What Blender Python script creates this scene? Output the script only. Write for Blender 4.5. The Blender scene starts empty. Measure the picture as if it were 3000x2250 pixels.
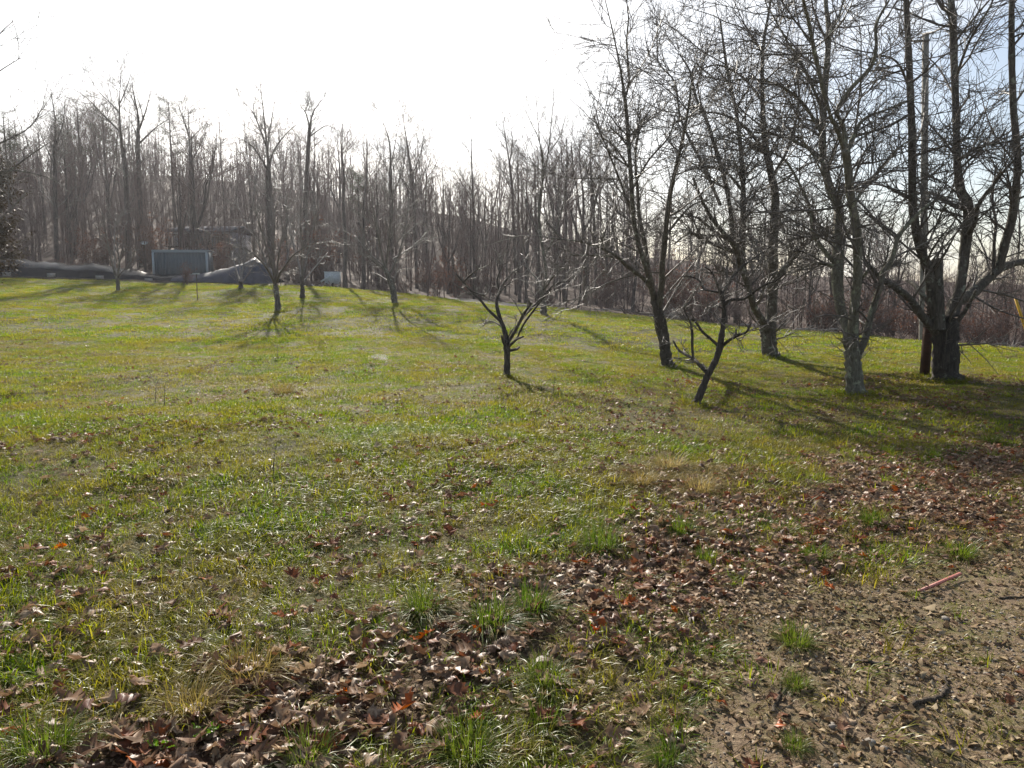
import bpy, math, random
import numpy as np
from mathutils import Vector

# ------------------------------------------------------------------ camera, light, exposure
SC = bpy.context.scene
COL = SC.collection
CAMZ = 1.6
LENS, SENSOR = 26.0, 36.0
F = LENS / SENSOR * 3000.0
PITCH = math.atan(255.0 / F)
cam_d = bpy.data.cameras.new('camera'); cam = bpy.data.objects.new('camera', cam_d); COL.objects.link(cam)
cam_d.lens = LENS; cam_d.sensor_width = SENSOR; cam_d.clip_start = 0.05; cam_d.clip_end = 3000
cam.location = (0, 0, CAMZ); cam.rotation_euler = (math.pi / 2 - PITCH, 0, 0)
SC.camera = cam
SUN_AZ, SUN_EL = math.radians(-15.0), math.radians(29.0)     # azimuth from +Y, towards +X positive
SDIR = Vector((math.sin(SUN_AZ) * math.cos(SUN_EL), math.cos(SUN_AZ) * math.cos(SUN_EL), math.sin(SUN_EL)))
sun_d = bpy.data.lights.new('sun', 'SUN'); sun = bpy.data.objects.new('sun', sun_d); COL.objects.link(sun)
sun_d.energy = 5.0; sun_d.angle = math.radians(0.6); sun_d.color = (1.0, 0.93, 0.82)
sun.rotation_euler = SDIR.to_track_quat('Z', 'Y').to_euler()
SC.view_settings.view_transform = 'Standard'; SC.view_settings.look = 'None'
SC.view_settings.exposure = 0.95; SC.view_settings.gamma = 1.0
SC.cycles.max_bounces = 6; SC.cycles.diffuse_bounces = 3; SC.cycles.glossy_bounces = 2
SC.cycles.transmission_bounces = 3; SC.cycles.transparent_max_bounces = 4

W = bpy.data.worlds.new('World'); SC.world = W; W.use_nodes = True
nt = W.node_tree; nt.nodes.clear()
def N(t, typ, **kw):
    n = t.nodes.new(typ)
    for k, v in kw.items(): setattr(n, k, v)
    return n
def math_n(t, op, a, b=None, clamp=False):
    n = N(t, 'ShaderNodeMath', operation=op); n.use_clamp = clamp
    for i, v in enumerate((a, b)):
        if v is None: continue
        if isinstance(v, (int, float)): n.inputs[i].default_value = v
        else: t.links.new(v, n.inputs[i])
    return n.outputs[0]
wo = N(nt, 'ShaderNodeOutputWorld'); bg = N(nt, 'ShaderNodeBackground')
sky = N(nt, 'ShaderNodeTexSky', sky_type='NISHITA'); sky.sun_disc = False
sky.sun_elevation = SUN_EL; sky.sun_rotation = SUN_AZ; sky.dust_density = 1.5; sky.air_density = 1.0
tc = N(nt, 'ShaderNodeTexCoord')
mp = N(nt, 'ShaderNodeMapping'); mp.inputs['Scale'].default_value = (1.0, 1.0, 3.2)
nt.links.new(tc.outputs['Generated'], mp.inputs[0])
cn = N(nt, 'ShaderNodeTexNoise'); cn.inputs['Scale'].default_value = 2.6; cn.inputs['Detail'].default_value = 7; cn.inputs['Roughness'].default_value = 0.62
nt.links.new(mp.outputs[0], cn.inputs['Vector'])
dp = N(nt, 'ShaderNodeVectorMath', operation='DOT_PRODUCT'); dp.inputs[1].default_value = SDIR
nt.links.new(tc.outputs['Generated'], dp.inputs[0])
glow = math_n(nt, 'POWER', math_n(nt, 'MAXIMUM', dp.outputs['Value'], 0.0), 7.0)
cloud = math_n(nt, 'MULTIPLY', math_n(nt, 'SUBTRACT', cn.outputs['Fac'], 0.50), 4.0, True)
cloud = math_n(nt, 'ADD', cloud, glow, True)
bright = math_n(nt, 'ADD', math_n(nt, 'MULTIPLY', glow, 7.0), 7.5)
cc = N(nt, 'ShaderNodeVectorMath', operation='SCALE'); cc.inputs[0].default_value = (0.96, 0.985, 1.0)
nt.links.new(bright, cc.inputs['Scale'])
mx = N(nt, 'ShaderNodeMix', data_type='RGBA')
nt.links.new(math_n(nt, 'MULTIPLY', cloud, 0.9), mx.inputs[0])
nt.links.new(sky.outputs[0], mx.inputs[6]); nt.links.new(cc.outputs[0], mx.inputs[7])
nt.links.new(mx.outputs[2], bg.inputs[0]); bg.inputs[1].default_value = 0.072
nt.links.new(bg.outputs[0], wo.inputs[0])

# ------------------------------------------------------------------ geometry of the place
cp, sp = math.cos(PITCH), math.sin(PITCH)
def ray(u, v):
    x, y = (u - 1500) / F, -(v - 1125) / F
    return np.array([x, cp + y * sp, -sp + y * cp])
def P(u, v, Y, dy=0.0):
    d = ray(u, v); t = (Y) / d[1]
    q = d * t + np.array([0, 0, CAMZ])
    if dy: q = q + d / d[1] * dy
    return q
ctrl = []
for (u, v, Y) in [(0, 812, 47), (300, 820, 47), (600, 834, 46), (900, 842, 45), (1100, 851, 45), (1300, 873, 44), (1500, 893, 44), (1700, 909, 44),
                  (1900, 932, 43), (2100, 950, 43), (2400, 975, 42), (2700, 1003, 41), (3000, 1030, 40), (3400, 1070, 38), (-500, 790, 47),
                  (2255, 1050, 19), (2510, 1150, 12.4), (2775, 1116, 14), (1957, 1071, 17.5), (1485, 1105, 14), (2043, 1178, 11.3),
                  (1593, 927, 30), (1157, 888, 32), (815, 906, 28), (345, 852, 38), (708, 852, 38), (885, 872, 34), (579, 884, 34),
                  (0, 960, 22), (900, 985, 22),
                  (590, 748, 64), (100, 735, 64), (1200, 812, 64), (2000, 885, 66), (2700, 960, 64)]:
    q = P(u, v, Y); ctrl.append((q[0], q[1], q[2]))
for X, Y, z in [(0, 0, 0), (4, 3, 0), (-4, 4, 0), (0, 7, 0), (8, 6, 0), (-10, 6, 0.15), (0, -15, 0), (-25, -10, 0.5), (25, -10, -.3), (-25, 20, 1.6), (20, 20, -.3), (30, 25, -1.2),
                (-90, 120, 21), (-50, 120, 20), (0, 120, 12), (40, 120, 4.5), (90, 120, 2), (-150, 60, 8), (150, 60, -2), (-80, 48, 3.5), (80, 40, -3),
                (-200, 220, 22), (0, 220, 13), (200, 220, 4), (0, -120, 0), (-150, -80, 2), (150, -80, -1)]:
    ctrl.append((X, Y, z))
ctrl = np.array(ctrl)
def tps(r2): return np.where(r2 > 1e-9, 0.5 * r2 * np.log(np.maximum(r2, 1e-9)), 0.0)
_n = len(ctrl)
_A = np.zeros((_n + 3, _n + 3)); _S = 60.0
_c = ctrl[:, :2] / _S
_A[:_n, :_n] = tps(((_c[:, None] - _c[None]) ** 2).sum(-1)) + np.eye(_n) * 2e-4
_A[:_n, _n] = 1; _A[:_n, _n + 1:] = _c; _A[_n, :_n] = 1; _A[_n + 1:, :_n] = _c.T
_w = np.linalg.solve(_A, np.r_[ctrl[:, 2], 0, 0, 0])
_r = np.random.RandomState(7)
WV = [(_r.uniform(0, 6.28), k, _r.uniform(0, 6.28)) for k in (0.35, .6, .9, 1.5, 2.3, 3.4, 5, 7.5, 11, 16) for _ in range(3)]
def snoise(x, y, k, seed):
    r = np.random.RandomState(seed); o = np.zeros_like(x, dtype=float)
    for i in range(6):
        a = r.uniform(0, 6.283); kk = k * r.uniform(0.6, 1.7)
        o += np.sin(x * kk * math.cos(a) + y * kk * math.sin(a) + r.uniform(0, 6.28) + 1.3 * np.sin(kk * .6 * (x * math.sin(a) - y * math.cos(a)) + i))
    return o / 6 * 1.5
def H(x, y):
    x = np.atleast_1d(np.asarray(x, float)); y = np.atleast_1d(np.asarray(y, float))
    out = np.empty(x.shape); fx, fy, fo = x.ravel(), y.ravel(), out.ravel()
    for i in range(0, fx.size, 40000):
        a, b = fx[i:i + 40000], fy[i:i + 40000]
        pp = np.stack([a, b], -1) / _S
        z = tps(((pp[:, None] - _c[None]) ** 2).sum(-1)) @ _w[:_n] + _w[_n] + pp @ _w[_n + 1:]
        for (an, k, ph) in WV:
            z += 0.014 / k ** 0.75 * np.sin(k * (a * math.cos(an) + b * math.sin(an)) + ph + 0.9 * math.sin(ph) * np.sin(k * .7 * (b * math.cos(an) - a * math.sin(an))))
        far = np.clip((np.hypot(a, b) - 50) / 40, 0, 1)
        z += far * (0.7 * snoise(a, b, 0.12, 3) + 0.3 * snoise(a, b, 0.4, 4))
        fo[i:i + 40000] = z
    return fo.reshape(x.shape)
def G(u, v):
    d = ray(u, v); lo, hi = 0.5, 45.0
    f = lambda t: CAMZ + d[2] * t - float(H(d[0] * t, d[1] * t)[0])
    t = lo
    while t < 80 and f(t) > 0: t *= 1.06
    lo, hi = t / 1.06, t
    for _ in range(18):
        m = (lo + hi) / 2
        if f(m) > 0: lo = m
        else: hi = m
    return np.array([d[0] * lo, d[1] * lo, CAMZ + d[2] * lo])
def uv_of(x, y, z):
    zc = y * cp - (z - CAMZ) * sp; yc = y * sp + (z - CAMZ) * cp
    zc = np.where(zc > 0.05, zc, 1e9)
    return 1500 + F * x / zc, 1125 - F * yc / zc

# ------------------------------------------------------------------ helpers: materials and objects
def ramp(t, fac, stops, interp='LINEAR'):
    r = N(t, 'ShaderNodeValToRGB'); r.color_ramp.interpolation = interp
    el = r.color_ramp.elements
    while len(el) < len(stops): el.new(0.5)
    for e, (p, c) in zip(el, stops): e.position = p; e.color = (*c, 1)
    t.links.new(fac, r.inputs[0]); return r.outputs[0]
def noise(t, vec, scale, detail=4, rough=0.6, dist=0.0):
    n = N(t, 'ShaderNodeTexNoise'); n.inputs['Scale'].default_value = scale; n.inputs['Detail'].default_value = detail
    n.inputs['Roughness'].default_value = rough; n.inputs['Distortion'].default_value = dist
    if vec is not None: t.links.new(vec, n.inputs['Vector'])
    return n.outputs['Fac']
def mixc(t, fac, a, b, mode='MIX'):
    m = N(t, 'ShaderNodeMix', data_type='RGBA', blend_type=mode)
    if isinstance(fac, (int, float)): m.inputs[0].default_value = fac
    else: t.links.new(fac, m.inputs[0])
    for i, c in ((6, a), (7, b)):
        if isinstance(c, tuple): m.inputs[i].default_value = (*c, 1)
        else: t.links.new(c, m.inputs[i])
    return m.outputs[2]
def new_mat(name):
    m = bpy.data.materials.new(name); m.use_nodes = True; t = m.node_tree; t.nodes.clear()
    return m, t, N(t, 'ShaderNodeOutputMaterial')
def pbsdf(t, col, rough=0.8, spec=0.3, metal=0.0, bump=None, bd=0.01, bs=0.5):
    b = N(t, 'ShaderNodeBsdfPrincipled')
    if isinstance(col, tuple): b.inputs['Base Color'].default_value = (*col, 1)
    else: t.links.new(col, b.inputs['Base Color'])
    if isinstance(rough, (int, float)): b.inputs['Roughness'].default_value = rough
    else: t.links.new(rough, b.inputs['Roughness'])
    b.inputs['Specular IOR Level'].default_value = spec; b.inputs['Metallic'].default_value = metal
    if bump is not None:
        k = N(t, 'ShaderNodeBump'); k.inputs['Distance'].default_value = bd; k.inputs['Strength'].default_value = bs
        t.links.new(bump, k.inputs['Height']); t.links.new(k.outputs[0], b.inputs['Normal'])
    return b.outputs[0]
def simple(name, c1, c2, scale=4, rough=0.8, spec=0.3, metal=0, bd=0.01):
    m, t, o = new_mat(name); tcn = N(t, 'ShaderNodeTexCoord')
    f = noise(t, tcn.outputs['Object'], scale, 6)
    t.links.new(pbsdf(t, ramp(t, f, [(0.3, c1), (0.7, c2)]), rough, spec, metal, f, bd), o.inputs[0]); return m
def bark(name, c1, c2, c3=None, scale=9, lichen=0.0):
    m, t, o = new_mat(name); tcn = N(t, 'ShaderNodeTexCoord')
    mpn = N(t, 'ShaderNodeMapping'); mpn.inputs['Scale'].default_value = (1, 1, 0.22); t.links.new(tcn.outputs['Object'], mpn.inputs[0])
    f = noise(t, mpn.outputs[0], scale * 2.2, 6, 0.7, 0.6)
    c = ramp(t, f, [(0.32, c1), (0.62, c2)])
    if c3:
        g = noise(t, tcn.outputs['Object'], scale * .8, 5, 0.65)
        c = mixc(t, ramp(t, g, [(0.60 - lichen, (0, 0, 0)), (0.68 - lichen, (1, 1, 1))]), c, c3)
    t.links.new(pbsdf(t, c, 0.85, 0.25, 0, f, 0.03, 0.9), o.inputs[0]); return m
def leafy(name, stops, seedpos=None, trans=0.4, gl=0.08, rough=0.35, pos_scale=None, pos_cols=None, posfac=0.5):
    """thin foliage: colour picked per instance, plus wide patches of colour across the ground"""
    m, t, o = new_mat(name)
    oi = N(t, 'ShaderNodeObjectInfo'); c = ramp(t, oi.outputs['Random'], stops)
    if pos_scale:
        ge = N(t, 'ShaderNodeNewGeometry'); f = noise(t, ge.outputs['Position'], pos_scale, 5, 0.65)
        c = mixc(t, math_n(t, 'MULTIPLY', ramp(t, f, [(0.42, (0, 0, 0)), (0.60, (1, 1, 1))]), posfac), c, pos_cols)
    d = N(t, 'ShaderNodeBsdfDiffuse'); tr = N(t, 'ShaderNodeBsdfTranslucent'); g = N(t, 'ShaderNodeBsdfGlossy')
    g.inputs['Roughness'].default_value = rough; g.inputs['Color'].default_value = (1, 1, 1, 1)
    t.links.new(c, d.inputs[0])
    hs = N(t, 'ShaderNodeHueSaturation'); hs.inputs['Saturation'].default_value = 1.15; hs.inputs['Value'].default_value = 1.25
    t.links.new(c, hs.inputs['Color']); t.links.new(hs.outputs[0], tr.inputs[0])
    m1 = N(t, 'ShaderNodeMixShader'); m1.inputs[0].default_value = trans; t.links.new(d.outputs[0], m1.inputs[1]); t.links.new(tr.outputs[0], m1.inputs[2])
    fr = N(t, 'ShaderNodeFresnel'); fr.inputs[0].default_value = 1.4
    m2 = N(t, 'ShaderNodeMixShader'); t.links.new(math_n(t, 'ADD', math_n(t, 'MULTIPLY', fr.outputs[0], gl * 0.6), gl * 0.07, True), m2.inputs[0])
    t.links.new(m1.outputs[0], m2.inputs[1]); t.links.new(g.outputs[0], m2.inputs[2]); t.links.new(m2.outputs[0], o.inputs[0])
    return m
def mesh_np(name, V, faces, mat=None, smooth=False):
    """faces: list of (n,k) index arrays"""
    me = bpy.data.meshes.new(name); V = np.asarray(V, np.float32)
    me.vertices.add(len(V)); me.vertices.foreach_set('co', V.ravel())
    faces = [f for f in faces if len(f)]
    idx = np.concatenate([f.ravel() for f in faces]).astype(np.int32)
    tot = np.concatenate([np.full(len(f), f.shape[1]) for f in faces]).astype(np.int32)
    st = np.r_[0, np.cumsum(tot)[:-1]].astype(np.int32)
    me.loops.add(len(idx)); me.loops.foreach_set('vertex_index', idx)
    me.polygons.add(len(tot)); me.polygons.foreach_set('loop_start', st); me.polygons.foreach_set('loop_total', tot)
    if smooth: me.polygons.foreach_set('use_smooth', np.ones(len(tot), bool))
    me.update(calc_edges=True)
    if mat: me.materials.append(mat)
    return me
def tag(o, label=None, cat=None, group=None, kind=None):
    if label: o['label'] = label
    if cat: o['category'] = cat
    if group: o['group'] = group
    if kind: o['kind'] = kind
    return o
def ob(name, me, parent=None, loc=None, rot=None, sc=None):
    o = bpy.data.objects.new(name, me); COL.objects.link(o)
    if parent is not None: o.parent = parent
    if loc is not None: o.location = tuple(float(v) for v in loc)
    if rot is not None: o.rotation_euler = rot
    if sc is not None: o.scale = (sc, sc, sc) if isinstance(sc, (int, float)) else sc
    return o
def empty(name, loc, rz=0):
    o = bpy.data.objects.new(name, None); COL.objects.link(o); o.empty_display_size = 0.2
    o.location = tuple(float(v) for v in loc); o.rotation_euler = (0, 0, rz); return o

class MB:
    def __init__(s): s.V = []; s.F = {}; s.n = 0
    def add(s, V, F):
        V = np.asarray(V, float); F = np.asarray(F)
        s.F.setdefault(F.shape[1], []).append(F + s.n); s.V.append(V); s.n += len(V)
    def box(s, c, d, R=None):
        c = np.array(c, float); d = np.array(d, float) / 2
        v = np.array([[x, y, z] for x in (-1, 1) for y in (-1, 1) for z in (-1, 1)], float) * d
        if R is not None: v = v @ np.asarray(R, float).T
        s.add(v + c, [[0, 1, 3, 2], [4, 6, 7, 5], [0, 4, 5, 1], [2, 3, 7, 6], [0, 2, 6, 4], [1, 5, 7, 3]])
    def tubes(s, pts, rad, k=5):
        pts = np.asarray(pts, float); rad = np.asarray(rad, float)
        if pts.ndim == 2: pts, rad = pts[None], rad[None]
        C, M, _ = pts.shape
        T = np.gradient(pts, axis=1); T /= np.linalg.norm(T, axis=2, keepdims=True) + 1e-9
        D = pts[:, -1] - pts[:, 0]; a = np.argmin(np.abs(D), axis=1); ref = np.eye(3)[a][:, None, :]
        B = np.cross(T, np.broadcast_to(ref, T.shape)); B /= np.linalg.norm(B, axis=2, keepdims=True) + 1e-9
        Cc = np.cross(T, B)
        th = np.arange(k) / k * 2 * math.pi
        V = pts[:, :, None] + rad[:, :, None, None] * (B[:, :, None] * np.cos(th)[None, None, :, None] + Cc[:, :, None] * np.sin(th)[None, None, :, None])
        base = (np.arange(C)[:, None, None] * M * k + np.arange(M - 1)[None, :, None] * k)
        j = np.arange(k)[None, None]; j2 = (j + 1) % k
        Fc = np.stack([base + j, base + j2, base + k + j2, base + k + j], -1).reshape(-1, 4)
        s.add(V.reshape(-1, 3), Fc)
    def mesh(s, name, mat, smooth=True):
        return mesh_np(name, np.concatenate(s.V), [np.concatenate(f) for f in s.F.values()], mat, smooth)

def smooth_path(pts, rad, per=4):
    pts = np.array(pts, float); rad = np.array(rad, float); n = len(pts); out = []; ro = []
    for i in range(n - 1):
        p0 = pts[max(i - 1, 0)]; p1 = pts[i]; p2 = pts[i + 1]; p3 = pts[min(i + 2, n - 1)]
        for j in range(per):
            t = j / per
            out.append(0.5 * (2 * p1 + (p2 - p0) * t + (2 * p0 - 5 * p1 + 4 * p2 - p3) * t * t + (3 * p1 - p0 - 3 * p2 + p3) * t ** 3)); ro.append(rad[i] * (1 - t) + rad[i + 1] * t)
    out.append(pts[-1]); ro.append(rad[-1])
    return np.array(out), np.array(ro)
def resample(pts, rad, M):
    L = np.r_[0, np.cumsum(np.linalg.norm(np.diff(pts, axis=0), axis=1))]; t = np.linspace(0, L[-1], M)
    return np.stack([np.interp(t, L, pts[:, i]) for i in range(3)], -1), np.interp(t, L, rad)
def unit(v): return v / (np.linalg.norm(v, axis=-1, keepdims=True) + 1e-9)
def spawn(rng, pp, pr, count, t0, t1, ln, ang, up, wig, M, rmul=0.55, rtip=0.002, rmax=9, lpow=0.6, droop=0.0):
    """children of many parents at once; ln = length as a share of the parent's, or ('abs', a, b)"""
    C, K, _ = pp.shape
    cnt = rng.poisson(count, C) if np.isscalar(count) else np.asarray(count).astype(int)
    idx = np.repeat(np.arange(C), cnt); n = len(idx)
    if n == 0: return np.zeros((0, M, 3)), np.zeros((0, M))
    t = rng.uniform(t0, t1, n); f = t * (K - 1); i0 = np.clip(f.astype(int), 0, K - 2); fr = (f - i0)[:, None]
    p = pp[idx, i0] * (1 - fr) + pp[idx, i0 + 1] * fr
    r = pr[idx, i0] * (1 - fr[:, 0]) + pr[idx, i0 + 1] * fr[:, 0]
    d = unit(pp[idx, i0 + 1] - pp[idx, i0])
    rv = unit(rng.normal(size=(n, 3))); side = unit(np.cross(d, rv))
    a = np.radians(rng.uniform(ang[0], ang[1], n))[:, None]
    cd = unit(d * np.cos(a) + side * np.sin(a))
    if ln[0] == 'abs': L = rng.uniform(ln[1], ln[2], n)
    else:
        PL = np.linalg.norm(np.diff(pp, axis=1), axis=2).sum(1)
        L = PL[idx] * rng.uniform(ln[0], ln[1], n) * (1 - 0.55 * t)
    L = L[:, None]
    pts = [p]; step = L / (M - 1)
    for k in range(M - 1):
        cd = unit(cd + rng.normal(size=(n, 3)) * wig + np.array([0, 0, 1.0]) * (up - droop * k))
        p = p + cd * step; pts.append(p)
    pts = np.stack(pts, 1)
    r0 = np.minimum(np.maximum(r * rmul * rng.uniform(.7, 1.1, n), rtip * 1.4), rmax)
    rad = rtip + (r0[:, None] - rtip) * (1 - np.linspace(0, 1, M)[None]) ** lpow
    return pts, rad

# ------------------------------------------------------------------ materials
M_BARK = bark('grey_brown_bark', (0.05, 0.042, 0.034), (0.15, 0.13, 0.105), (0.27, 0.28, 0.22), 9, 0.04)
M_BARK_PALE = bark('lichened_bark', (0.075, 0.066, 0.048), (0.23, 0.21, 0.155), (0.32, 0.325, 0.22), 11, 0.04)
M_BARK_DARK = bark('dark_rough_bark', (0.022, 0.018, 0.015), (0.085, 0.07, 0.056), (0.15, 0.14, 0.11), 12, 0.0)
M_TWIG = simple('twig_bark', (0.07, 0.055, 0.045), (0.17, 0.145, 0.12), 6, 0.55, 0.5)
M_FTRUNK = bark('woodland_bark', (0.04, 0.032, 0.028), (0.12, 0.095, 0.08), None, 5)
M_FTWIG = simple('woodland_twigs', (0.095, 0.062, 0.055), (0.165, 0.115, 0.10), 2, 0.8, 0.15)

# ------------------------------------------------------------------ ground cover maps (world space)
def seg_dist(x, y, A):
    best = np.full(x.shape, 1e9); tt = np.zeros(x.shape)
    for i in range(len(A) - 1):
        a, b = A[i], A[i + 1]; d = b - a; L2 = (d ** 2).sum()
        t = np.clip(((x - a[0]) * d[0] + (y - a[1]) * d[1]) / L2, 0, 1)
        q = np.hypot(x - a[0] - t * d[0], y - a[1] - t * d[1]); m = q < best
        best = np.where(m, q, best); tt = np.where(m, i + t, tt)
    return best, tt
SPINE = np.array([G(u, v)[:2] for u, v in [(150, 2330), (700, 2160), (1250, 1950), (1700, 1790), (2150, 1640), (2600, 1500), (3000, 1420), (3500, 1330)]])
SPW = np.array([0.30, 0.38, 0.50, 0.65, 0.85, 1.15, 1.5, 2.0])
SOILE = np.array([G(u, v)[:2] for u, v in [(1500, 2600), (1590, 2250), (1700, 2020), (2080, 1820), (2500, 1680), (3000, 1560), (3700, 1450)]])
def litter(x, y):
    d, t = seg_dist(x, y, SPINE); w = np.interp(t, np.arange(len(SPW)), SPW)
    n = snoise(x, y, 5.0, 11) * .5 + snoise(x, y, 13, 12) * .35 + .35 * snoise(x, y, 1.6, 13)
    return np.clip((1.45 - d / w + .45 * n), 0, 1) * np.clip(.9 + .35 * n, .3, 1)
def dirt(x, y):
    best = np.full(x.shape, 1e9); sg = np.ones(x.shape)
    for a, b in zip(SOILE[:-1], SOILE[1:]):
        d = b - a; t = np.clip(((x - a[0]) * d[0] + (y - a[1]) * d[1]) / (d ** 2).sum(), 0, 1); q = np.hypot(x - a[0] - t * d[0], y - a[1] - t * d[1])
        c = (x - a[0]) * (-d[1]) + (y - a[1]) * d[0]; m = q < best; best = np.where(m, q, best); sg = np.where(m, np.sign(c), sg)
    n = snoise(x, y, 2.2, 21) * .22 + snoise(x, y, 7, 22) * .12
    return np.clip((-(best * sg + n)) / 0.6 + 0.5, 0, 1)
def grassy(x, y):
    n = snoise(x, y, 3.5, 31) * .5 + snoise(x, y, 9, 32) * .5
    g = 1 - np.clip(litter(x, y) * 1.35 - 0.25 + 0.5 * n * litter(x, y), 0, 0.985)
    return np.clip(g * (1 - 0.975 * dirt(x, y)), 0, 1)
def woods(x, y):      # 0 on the lawn, 1 in the wood
    az = x / np.maximum(y, 1); r = y
    edge = np.interp(az * F + 1500, [-2000, 0, 600, 900, 1300, 1900, 2400, 3000, 5000], [47, 46.5, 46, 45, 44.5, 43, 42, 40, 36])
    return np.clip((r - edge + 1.0 * snoise(x, y, .8, 41)) / 1.2, 0, 1)

# ------------------------------------------------------------------ the ground
def build_ground():
    rr = np.concatenate([np.array([0.0, 0.4, 0.8, 1.2]), np.geomspace(1.6, 60, 330), np.geomspace(62, 420, 70)])
    aa = np.radians(np.concatenate([np.linspace(-48, 48, 481), np.linspace(48, 312, 100)[1:-1]]))
    R, A = np.meshgrid(rr, aa, indexing='ij'); X, Y = R * np.sin(A), R * np.cos(A)
    Z = H(X, Y); nr, na = X.shape
    i = np.arange(nr - 1)[:, None] * na; j = np.arange(na)[None]; j2 = (j + 1) % na
    Fq = np.stack([i + j, i + na + j, i + na + j2, i + j2], -1).reshape(-1, 4)
    m, t, o = new_mat('ground_cover')
    at = N(t, 'ShaderNodeAttribute', attribute_name='mask'); sepc = N(t, 'ShaderNodeSeparateColor'); t.links.new(at.outputs['Color'], sepc.inputs[0])
    ge = N(t, 'ShaderNodeNewGeometry'); pos = ge.outputs['Position']
    big = noise(t, pos, 0.35, 5, 0.6); mid = noise(t, pos, 2.0, 6, 0.65); fine = noise(t, pos, 28, 6, 0.75); tiny = noise(t, pos, 110, 4, 0.7)
    lawn = ramp(t, mid, [(0.34, (0.075, 0.085, 0.022)), (0.50, (0.115, 0.125, 0.036)), (0.64, (0.165, 0.14, 0.06))])
    lawn = mixc(t, ramp(t, big, [(0.42, (0, 0, 0)), (0.6, (1, 1, 1))]), lawn, (0.15, 0.125, 0.055))
    lawn = mixc(t, ramp(t, fine, [(0.40, (0, 0, 0)), (0.66, (1, 1, 1))]), lawn, (0.055, 0.042, 0.024))
    soil = ramp(t, fine, [(0.30, (0.09, 0.06, 0.038)), (0.50, (0.22, 0.155, 0.10)), (0.70, (0.35, 0.265, 0.18))])
    soil = mixc(t, ramp(t, tiny, [(0.55, (0, 0, 0)), (0.70, (1, 1, 1))]), soil, (0.30, 0.23, 0.15))
    soil = mixc(t, ramp(t, mid, [(0.48, (0, 0, 0)), (0.66, (0.7, 0.7, 0.7))]), soil, (0.12, 0.115, 0.05))
    soil = mixc(t, ramp(t, noise(t, pos, 6.0, 6, 0.75), [(0.50, (0, 0, 0)), (0.62, (0.75, 0.75, 0.75))]), soil, (0.13, 0.125, 0.035))
    leafm = ramp(t, fine, [(0.32, (0.045, 0.026, 0.017)), (0.5, (0.11, 0.065, 0.042)), (0.7, (0.2, 0.13, 0.085))])
    wood = ramp(t, mid, [(0.3, (0.055, 0.034, 0.025)), (0.55, (0.095, 0.058, 0.042)), (0.75, (0.125, 0.075, 0.05))])
    wood = mixc(t, ramp(t, fine, [(0.4, (0, 0, 0)), (0.7, (.7, .7, .7))]), wood, (0.06, 0.042, 0.032))
    c = mixc(t, sepc.outputs[0], lawn, leafm); c = mixc(t, sepc.outputs[1], c, soil); c = mixc(t, sepc.outputs[2], c, wood)
    b1 = math_n(t, 'ADD', math_n(t, 'MULTIPLY', fine, 1.0), math_n(t, 'MULTIPLY', tiny, 0.35))
    t.links.new(pbsdf(t, c, 0.9, 0.15, 0, b1, 0.03, 0.9), o.inputs[0])
    me = mesh_np('ground', np.stack([X, Y, Z], -1).reshape(-1, 3), [Fq], m, True)
    ca = me.color_attributes.new('mask', 'FLOAT_COLOR', 'POINT')
    x, y = X.ravel(), Y.ravel()
    D = dirt(x, y); Lm = litter(x, y); Wm = woods(x, y)
    ca.data.foreach_set('color', np.stack([Lm, D, Wm, np.ones_like(D)], -1).astype(np.float32).ravel())
    tag(ob('ground', me), 'sloping winter lawn running from bare soil up to the wood', kind='structure')
build_ground()

# ------------------------------------------------------------------ geometry-nodes scatter
def scatter(name, pts, rot, scl, idx, protos, label):
    """ONE stuff object: its points carry rotation, scale and kind, and small meshes are instanced on them"""
    col = bpy.data.collections.new(name + '_pieces')
    for k, me in enumerate(protos):
        o = bpy.data.objects.new('piece_%02d' % k, me); col.objects.link(o)
    me = bpy.data.meshes.new(name); n = len(pts); me.vertices.add(n); me.vertices.foreach_set('co', np.asarray(pts, np.float32).ravel())
    for an, ty, arr, key in (('rot', 'FLOAT_VECTOR', rot, 'vector'), ('scl', 'FLOAT_VECTOR', scl, 'vector'), ('kind_index', 'INT', idx, 'value')):
        a = me.attributes.new(an, ty, 'POINT'); a.data.foreach_set(key, np.asarray(arr, np.int32 if ty == 'INT' else np.float32).ravel())
    o = ob(name, me); g = bpy.data.node_groups.new(name + '_scatter', 'GeometryNodeTree')
    g.interface.new_socket('Geometry', in_out='INPUT', socket_type='NodeSocketGeometry'); g.interface.new_socket('Geometry', in_out='OUTPUT', socket_type='NodeSocketGeometry')
    gi, go = g.nodes.new('NodeGroupInput'), g.nodes.new('NodeGroupOutput')
    ci = g.nodes.new('GeometryNodeCollectionInfo'); ci.inputs[0].default_value = col; ci.inputs['Separate Children'].default_value = True; ci.inputs['Reset Children'].default_value = True
    ip = g.nodes.new('GeometryNodeInstanceOnPoints'); ip.inputs['Pick Instance'].default_value = True
    def na(nm, ty):
        q = g.nodes.new('GeometryNodeInputNamedAttribute'); q.data_type = ty; q.inputs[0].default_value = nm; return q.outputs[0]
    g.links.new(gi.outputs[0], ip.inputs['Points']); g.links.new(ci.outputs[0], ip.inputs['Instance'])
    g.links.new(na('kind_index', 'INT'), ip.inputs['Instance Index'])
    er = g.nodes.new('FunctionNodeEulerToRotation'); g.links.new(na('rot', 'FLOAT_VECTOR'), er.inputs[0]); g.links.new(er.outputs[0], ip.inputs['Rotation'])
    g.links.new(na('scl', 'FLOAT_VECTOR'), ip.inputs['Scale']); g.links.new(ip.outputs[0], go.inputs[0])
    md = o.modifiers.new('scatter', 'NODES'); md.node_group = g
    tag(o, label, kind='stuff'); return o

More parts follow.
